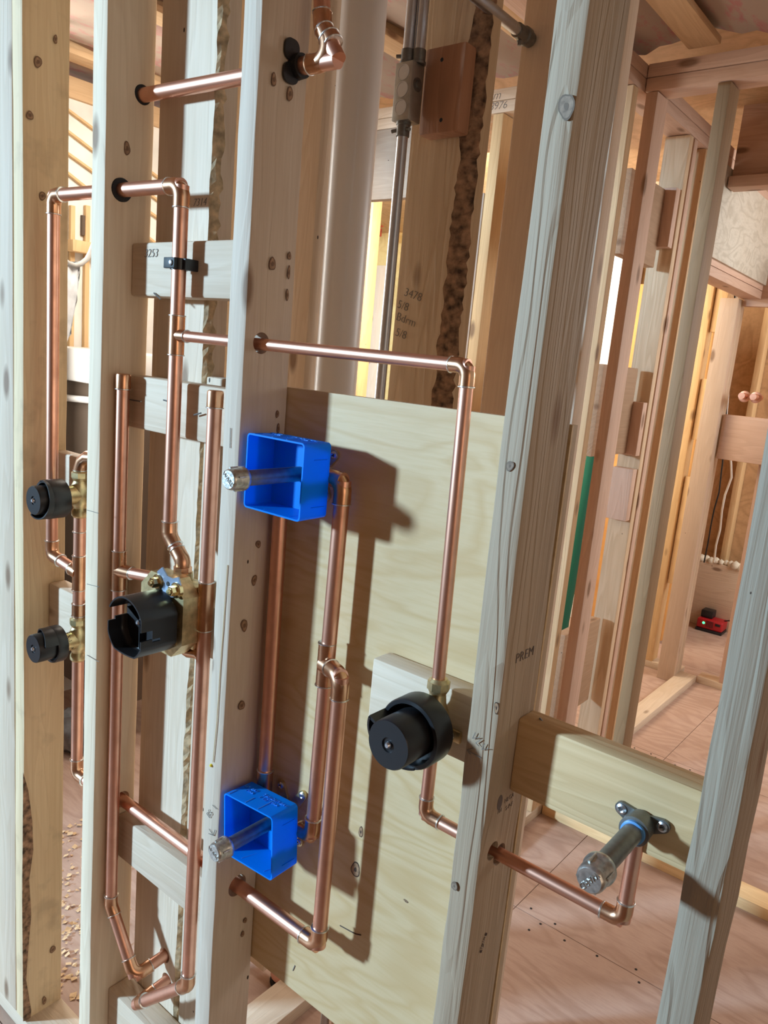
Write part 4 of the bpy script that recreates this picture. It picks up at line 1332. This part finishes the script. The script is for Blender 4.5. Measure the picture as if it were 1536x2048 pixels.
text_on('pencil_lettering', '8976', PY(996, 212, YW - .0006), (1, 0, 0), UP, 0.036, M_INK, wb, shear=0.2)

# ------------------------------------------------------------------ partition running away (along Y)
wm = empty('wall_middle', (-1.09, 1.9, 0), kind='structure')
ly = lumber('Y', **PINK)
PXR = -1.048; PXL = -1.137
box('bottom_plate', PXL, PXR, 0.20, 3.50, 0, ZB, lumber('Y', **PALE), wm, bev=0.002)
for z0 in (W2T, W2T + .040):
    box('top_plate', PXL, PXR, 0.60, 3.38, z0, z0 + .038, ly, wm, bev=0.002)
box('stud', PXL, PXR, 1.625, 1.663, ZB, W2T - .002, tanm, wm)
for (y, mt) in ((2.150, lumber('Z', rings=0.9, base=(0.74, 0.56, 0.38), dark=(0.52, 0.35, 0.20))), (2.200, pinkm), (2.330, tanm)):
    box('stud', PXL, PXR, y, y + .037, ZB, W2T - .002, mt, wm)
for (ya, yb) in ((335, 505), (735, 908), (1205, 1360)):
    za, zc = PX(1258, ya, -1.10).z, PX(1228, yb, -1.10).z
    box('blocking', -1.128, -1.090, 1.796, 2.106, zc, za, lumber('Y', base=(0.45, 0.29, 0.18), dark=(0.30, 0.18, 0.10)), wm)
# blocks nailed on the face of the paired studs
for (pz, zz) in ((960, 1.30), (400, 2.05), (1180, 1.05)):
    box('spacer_block', PXL + .004, PXR - .004, 2.108, 2.148, zz, zz + .20, pinkm, wm)
dh = PX(1432, 433, PXR)
box('door_head', PXL, PXR, 2.37, 3.46, 2.02, 2.058, ly, wm, bev=0.002)
box('door_head', PXL, PXR, 2.37, 3.46, 2.060, 2.098, ly, wm, bev=0.002)
box('plywood_gusset', PXR + .001, PXR + .012, 2.37, 3.46, 2.085, 2.43, M_GREYPLY, wm, bev=0.001)
box('header_board', -1.03, 1.6, 2.62, 2.66, 2.395, 2.72, lumber('X', rings=0.8, **PINK), wm, bev=0.002)
box('header_plate', -1.03, 1.6, 2.58, 2.665, 2.350, 2.392, lx2, wm, bev=0.002)

# ------------------------------------------------------------------ far wall with the post
wfar = empty('wall_far', (-1.0, 3.5, 0), kind='structure')
box('bottom_plate', -1.045, 0.8, 3.50, 3.59, 0, ZB, lxp, wfar, bev=0.002)
box('bottom_plate', -1.60, -1.14, 3.50, 3.59, 0, ZB, lxp, wfar, bev=0.002)
for k in range(3):
    box('stud', -1.225, -1.135, 3.385 + k * .0395, 3.385 + k * .0395 + .038, 0.0, 2.018, lumber('Z', base=(0.64, 0.48, 0.36), dark=(0.46, 0.32, 0.22), rings=0.3) if k == 0 else palem, wfar)
box('stud', -1.335, -1.298, 3.50, 3.59, ZB, 2.40, goldm, wfar)
box('filler_board', -1.290, -1.230, 3.52, 3.555, 0.50, 1.10, goldm, wfar)
box('filler_board', -1.290, -1.230, 3.52, 3.555, 1.30, 1.62, goldm, wfar)
box('filler_board', -1.290, -1.230, 3.52, 3.555, 1.86, 2.14, goldm, wfar)
a = PY(1450, 828, 3.44); c = PY(1447, 920, 3.44)
for (z0, z1) in ((1.225, 1.452), (1.985, 2.215)):
    box('blocking', -1.125, -0.30, 3.43, 3.468, z0, z1, lx2, wfar)
for (xa, mt) in ((-0.935, pinkm), (-0.885, goldm), (-0.45, goldm)):
    box('stud', xa, xa + .045, 3.50, 3.589, ZB, 2.40, mt, wfar)
box('header_board', -1.7, 0.8, 3.50, 3.59, 2.42, 2.62, lx2, wfar)

# room beyond: low panel with spray foam, sheathing, charger
wout = empty('wall_outer', (-1.0, 4.7, 0), kind='structure')
box('sheathing_panel', -3.4, 1.6, 4.78, 4.80, 0, 2.66, M_OSB, wout, bev=0)
box('low_panel', -1.43, -0.6, 4.58, 4.62, 0.0, 0.44, lxp, wout)
for x in (-1.75, -1.33, -0.93, -0.5, -2.15, -2.6, -3.0):
    box('stud', x, x + .038, 4.68, 4.775, 0, 2.64, goldm, wout)
bm = bmesh.new()
for k in range(26):
    r_ = bmesh.ops.create_icosphere(bm, subdivisions=1, radius=rnd.uniform(.020, .036))
    off = Vector((-1.42 + k * .031, 4.592 + rnd.uniform(-.008, .012), .448 + rnd.uniform(-.004, .012)))
    for v in r_['verts']: v.co = v.co * rnd.uniform(.85, 1.15) + off
foam = link_bm('spray_foam', bm, M_FOAM, wout, smooth=80)
foam['kind'] = 'stuff'
# charger on the floor
ch0, ch1 = PZ(1236 + 800 / 5.12, 1000 + 1315 / 5.12, 0), PZ(1236 + 1065 / 5.12, 1000 + 1385 / 5.12, 0)
chg = empty('battery_charger', (ch0.x + .08, ch0.y, 0), 'red battery charger with a green light on the floor of the far room', 'charger')
cw = ch1.x - ch0.x
bm = bmesh.new(); bm_box(bm, ch0.x, ch1.x, ch0.y - .02, ch0.y + .10, .018, .085, .012, 3)
link_bm('red_case', bm, M_RED, chg, smooth=40)
box('black_base', ch0.x - .002, ch1.x + .002, ch0.y - .024, ch0.y + .10, 0.0, .020, M_BLACK, chg, bev=0.004)
box('black_battery', ch0.x + .01, ch0.x + .085, ch0.y + .01, ch0.y + .09, .086, .135, M_BLACK, chg, bev=0.005)
for k in range(6):
    xk = ch0.x + .062 + k * .008
    box('vent_slot', xk, xk + .003, ch0.y - .0215, ch0.y - .019, .035, .078, M_BLACKR, chg, bev=0)
lathe('green_light', (ch0.x + .045, ch0.y - .019, .058), (0, -1, 0), [(0, .009), (.003, .008), (.004, .004)], M_LED, chg, seg=16)
box('handle_grip', ch0.x + .118, ch0.x + .150, ch0.y - .023, ch0.y - .019, .056, .072, M_BLACK, chg, bev=0.001)
tube('power_cord', [(ch1.x - .03, ch0.y + .06, .075), (ch1.x + .02, ch0.y + .04, .10), (ch1.x + .06, ch0.y + .02, .085), (ch1.x + .12, ch0.y, .03), (ch1.x + .2, ch0.y - .02, .005)], .004, M_BLACKR, chg, seg=8)
# cables hanging in the far wall
cb = tube('hanging_cable', [PY(a, b_, 3.62) for (a, b_) in ((1497, 425), (1472, 560), (1445, 925), (1438, 985), (1428, 1020), (1422, 1050), (1416, 1085), (1408, 1125))], .004, M_BLACKR, seg=8, label='thin black cable hanging beside the far post', cat='cable')
cw_ = tube('hanging_cable', [PY(a, b_, 3.66) for (a, b_) in ((1499, 425), (1476, 560), (1452, 840), (1462, 925), (1463, 955), (1450, 990), (1444, 1020), (1440, 1060), (1432, 1090), (1428, 1125))], .0055, M_CABLEW, seg=8, label='white cable hanging beside the black cable in the far wall', cat='cable')
# copper stubs on the far stud
for k, (px, py) in enumerate(((1487, 793), (1510, 795))):
    p = PY(px, py, 3.40)
    e_ = empty('copper_stub', (p.x, 3.40, p.z), ('left' if k == 0 else 'right') + ' of two bright copper stub ends above the far blocking', 'pipe stub')
    lathe('flange', (p.x, 3.42, p.z), (0, -1, 0), [(0, .028), (.004, .028), (.006, .02)], M_COP, e_, seg=20)
    tube('stub', [(p.x, 3.498, p.z), (p.x, 3.36, p.z + .003)], .016, M_COP, e_, seg=18)
# white foam-tube end, plastic sheet and knob seen through the partition door
p = PY(1312, 1182, 3.9)
wk = lathe('white_pipe_end', (p.x - .05, 3.95, p.z - .03), (.8, -.3, .35), [(0, .020), (.03, .026), (.05, .036), (.065, .030), (.07, .01)], M_WHITE, seg=20, label='white rounded pipe end low behind the partition studs', cat='pipe end')
p = PY(1370, 830, 3.9)
kn = lathe('door_knob', (p.x, 3.95, p.z), (0, -1, 0), [(0, .016), (.03, .016), (.036, .030), (.055, .032), (.066, .016)], M_WHITE, seg=20, label='white knob on the orange door beyond the partition', cat='knob')
dr = box('door_slab', -1.95, -1.40, 3.952, 3.99, 0.02, 2.15, plywood_mat('orange_door', (0.72, 0.38, 0.13), (0.58, 0.28, 0.09), 3, 3, 1, (60, 60, 8), knots=False), label='orange-brown wood door slab seen between the partition studs', cat='door')
bm = bmesh.new()
pts = [(1358, 885), (1372, 884), (1366, 935), (1352, 988), (1338, 1005), (1342, 960)]
tri = [PY(a, b_, 3.944) for (a, b_) in pts]
bm_prism(bm, tri, (0, 0, 0), (0, .004, 0))
bmesh.ops.subdivide_edges(bm, edges=bm.edges[:], cuts=3, use_grid_fill=True)
for v in bm.verts: v.co.y += rnd.uniform(-.012, .012)
link_bm('plastic_sheet', bm, M_PLASTIC, smooth=80, label='crumpled clear plastic sheet hanging by the orange door', cat='sheet')
box('wrapped_panel', -3.30, -1.97, 3.96, 3.99, 0, 2.5, M_WHITE, wout, bev=0)
# green hose seen in the slit
gr = tube('green_hose', [PX(a, b_, -1.72) for (a, b_) in ((1185, 905), (1172, 985), (1160, 1050), (1150, 1120), (1128, 1240), (1117, 1330), (1108, 1400))], .030, M_GREEN, seg=16, label='dark green hose glimpsed through the slit in the partition', cat='hose')

# ------------------------------------------------------------------ bright room through the second wall's doorway
wd = empty('wall_distant', (-3.0, 4.4, 0), kind='structure')
box('yellow_panel', -5.2, -3.35, 4.78, 4.80, 0.0, 2.66, M_YELLOWPLY, wd, bev=0)
for (pa_, pb_, mt, Y, z1) in ((716, 731, goldm, 3.2, 2.6), (747, 768, palem, 4.2, 2.30)):
    xa, xb = PY(pa_, 600, Y).x, PY(pb_, 600, Y).x
    box('stud', xa, xb, Y, Y + .089, 0, z1, mt, wd)
xa, xb = PY(738, 600, 4.5).x, PY(746, 600, 4.5).x
# brick pier: courses as separate bricks
for (pa_, pb_, r0, r1, Y) in ((925, 941, 560, 810, 4.3), (738, 747, 420, 470, 4.4)):
    xa, xb = PY(pa_, (r0 + r1) / 2, Y).x, PY(pb_, (r0 + r1) / 2, Y).x
    zt, zb = PY(pa_, r0, Y).z, PY(pa_, r1, Y).z
    n = max(2, int((zt - zb) / .075))
    for k in range(n):
        off = rnd.uniform(-.008, .008)
        box('brick', xa - .03 + off, xb + .03 + off, Y, Y + .09, zb + k * .075, zb + k * .075 + .064, M_BRICK, wd, bev=0.004)
p = PY(708, 782, 3.6)
ob = lathe('orange_bucket', (p.x, 3.6, p.z - .12), (0, 0, 1), [(0, .055), (.10, .065), (.15, .06), (.17, .03)], M_ORANGE, seg=24, label='orange round bucket glimpsed above the plywood top by the vent pipe', cat='bucket')
bt = empty('work_stand', (p.x, 3.6, 0), 'tan stand under the orange bucket in the bright doorway', 'stand')
box('stand_top', p.x - .25, p.x + .35, 3.45, 3.75, p.z - .16, p.z - .121, palem, bt)
for sx in (-.22, .32):
    for yy in (3.47, 3.71):
        box('leg', p.x + sx - .02, p.x + sx + .02, yy - .015, yy + .015, 0, p.z - .161, palem, bt)

# ------------------------------------------------------------------ left bay background
XW = -3.0
box('top_plate', XW - .09, XW, 0.2, 1.69, 2.440, 2.515, lumber('Y', **TAN), wl, bev=0.002)
box('vapour_barrier', XW - .03, XW - .02, 0.2, 1.69, 0.0, 2.44, M_VAPOUR, wl, bev=0)
for (a, b_) in (((145, 225), (185, 255)), ((145, 268), (184, 298)), ((145, 312), (184, 340)), ((145, 352), (165, 368))):
    p0 = PX(*a, XW); p1 = PX(*b_, XW)
    d = (p1 - p0).normalized()
    s_ = p0 - d * .5; e_ = p1 + d * .5
    n = Vector((0, -d.z, d.y)) * .0045
    bm = bmesh.new()
    bm_prism(bm, [s_ + n, e_ + n, e_ - n, s_ - n], (0, 0, 0), (-.018, 0, 0))
    link_bm('batten', bm, lumber('Y', **GOLD), wl)
for (a, b_) in (((142, 410), (151, 480)), ((172, 410), (181, 480))):
    p0 = PX(a[0], a[1], XW); p1 = PX(b_[0], a[1], XW)
    box('stud', XW - .018, XW, p0.y, p1.y, 0.3, p0.z, goldm, wl, bev=0.001)
p0 = PX(166, 430, XW); p1 = PX(172, 471, XW)
box('window_slot', XW - .019, XW - .005, p0.y, p1.y + .004, p1.z, p0.z, M_DARKBROWN, wl, bev=0)
p0 = PX(146, 478, XW + .05); p1 = PX(182, 508, XW + .05)
box('sill_board', XW, XW + .05, p0.y, p1.y + .1, p1.z, p0.z, goldm, wl, bev=0.002)
# cable loop
tube('cable_loop', [PX(a, b_, -2.6) for (a, b_) in ((122, -60), (120, 512), (138, 527), (150, 531), (163, 527), (174, 518), (181, 505), (190, 480), (196, -60))], .009, M_CABLE, seg=10, label='grey cable loop hanging in the left bay', cat='cable')
# plastic drape
bm = bmesh.new()
tri = [PX(a, b_, -2.605) for (a, b_) in ((128, 522), (160, 524), (152, 600), (140, 668), (124, 700))]
bm_prism(bm, tri, (0, 0, 0), (-.004, 0, 0))
bmesh.ops.subdivide_edges(bm, edges=bm.edges[:], cuts=3, use_grid_fill=True)
for v in bm.verts: v.co.x += rnd.uniform(-.012, .012)
link_bm('plastic_drape', bm, M_PLASTIC, smooth=80, label='crumpled plastic drape hanging under the grey cable loop', cat='sheet')
# brown cabinet and white box on it
YB = 0.85
ca, cc = PY(120, 764, YB), PY(215, 764, YB)
cab = empty('brown_cabinet', ((ca.x + cc.x) / 2, YB, 0), 'tall dark brown cabinet behind the left bay', 'cabinet')
cz_ = PY(160, 764, YB).z
for lx_ in (-2.95, cc.x + .06):
    for ly_ in (YB + .01, 1.17):
        box('leg', lx_ - .02, lx_ + .02, ly_ - .0095, ly_ + .02, 0, .158, M_DARKBROWN, cab)
box('cabinet_body', -2.97, cc.x + .1, YB, 1.2, 0.16, cz_, M_DARKBROWN, cab)
p = PY(160, 800, YB - .02)
tube('white_rail', [(-2.96, YB - .013, p.z - .01), (cc.x + .05, YB - .013, p.z + .012)], .013, M_WHITE, cab, seg=14)
box('white_box', -2.96, cc.x + .05, YB - .03, 1.15, cz_ + .001, PY(160, 697, YB - .03).z, M_WHITE, label='white box lying on top of the dark brown cabinet', cat='box', bev=0.012)
# dark plastic bag and offcuts on the floor behind
bm = bmesh.new(); bmesh.ops.create_icosphere(bm, subdivisions=3, radius=1)
pb = PZ(140, 1490, 0.0)
for v in bm.verts:
    k = 1 + .2 * rnd.uniform(-1, 1)
    v.co = Vector((pb.x + .03 + v.co.x * .10 * k, pb.y + .0 + v.co.y * .07 * k, max(.0, .070 + v.co.z * .085 * k)))
link_bm('plastic_bag', bm, plain('dark_film', (0.16, 0.16, 0.165), 0.2, 0, .4, 20, .8), smooth=70, label='crumpled dark plastic bag on the floor behind the left bay', cat='bag')
for k, (a, b_) in enumerate((((118, 1408), (168, 1412)), ((118, 1422), (168, 1426)))):
    p0 = PZ(*a, .02); p1 = PZ(*b_, .02)
    box('offcut_board', p0.x + .06, p1.x + .02, p0.y - .0, p0.y + .03, 0, .025 + .008 * k, lumber('X', **RED), label=('farther' if k == 0 else 'nearer') + ' reddish offcut board on the floor behind the left bay', cat='board')
# sawdust and chips
bm = bmesh.new()
for k in range(260):
    px = rnd.uniform(120, 260); py = rnd.uniform(1640, 2010)
    p = PZ(px, py, 0.002)
    s_ = rnd.uniform(.003, .011)
    a = rnd.uniform(0, 6.28)
    vs = [bm.verts.new((p.x + s_ * math.cos(a + q) * (1 if i % 2 else .55), p.y + s_ * math.sin(a + q), .001 + rnd.uniform(0, .006))) for i, q in enumerate((0, 1.57, 3.14, 4.71))]
    bm.faces.new(vs)
link_bm('wood_shavings', bm, M_CHIP, label='pale wood shavings scattered on the floor at lower left', cat='shavings', kind='stuff')
for (px, py) in ((1117, 1912), (1085, 1903), (1225, 1962), (1275, 1965), (1018, 1948), (1082, 2000), (1245, 1938)):
    pass
# pinkish tool pouch below the plywood
pp = PZ(552, 1972, 0)
pk = empty('pink_pouch', (pp.x, pp.y, 0), 'small salmon-pink pouch with a black base under the plywood edge', 'pouch')
bm = bmesh.new(); bmesh.ops.create_uvsphere(bm, u_segments=20, v_segments=12, radius=1)
for v in bm.verts: v.co = Vector((pp.x + v.co.x * .030, pp.y + .02 + v.co.y * .030, .026 + v.co.z * .020))
link_bm('pouch_body', bm, M_SKIN, pk, smooth=80)
lathe('pouch_base', (pp.x, pp.y + .02, 0), (0, 0, 1), [(0, .030), (.006, .031), (.010, .026)], M_BLACKR, pk, seg=20)
tube('pouch_cord', [(pp.x + .02, pp.y, .012), (pp.x + .045, pp.y + .01, .03), (pp.x + .06, pp.y + .04, .055)], .003, M_BLACKR, pk, seg=8)
# nail heads in the floor sheets along the seams
nm = M_BLACKR
for (px, py) in ((1062, 1817), (1081, 1848), (1110, 1848), (1129, 1881), (1194, 1912), (1272, 1939), (1278, 1965), (1058, 1860), (1269, 1496), (1302, 1508), (1311, 1515), (1350, 1530), (1380, 1540)):
    p = PZ(px, py, 0)
    lathe('nail_head', (p.x, p.y, -.001), (0, 0, 1), [(0, .004), (.0022, .0035)], nm, floor, seg=8)
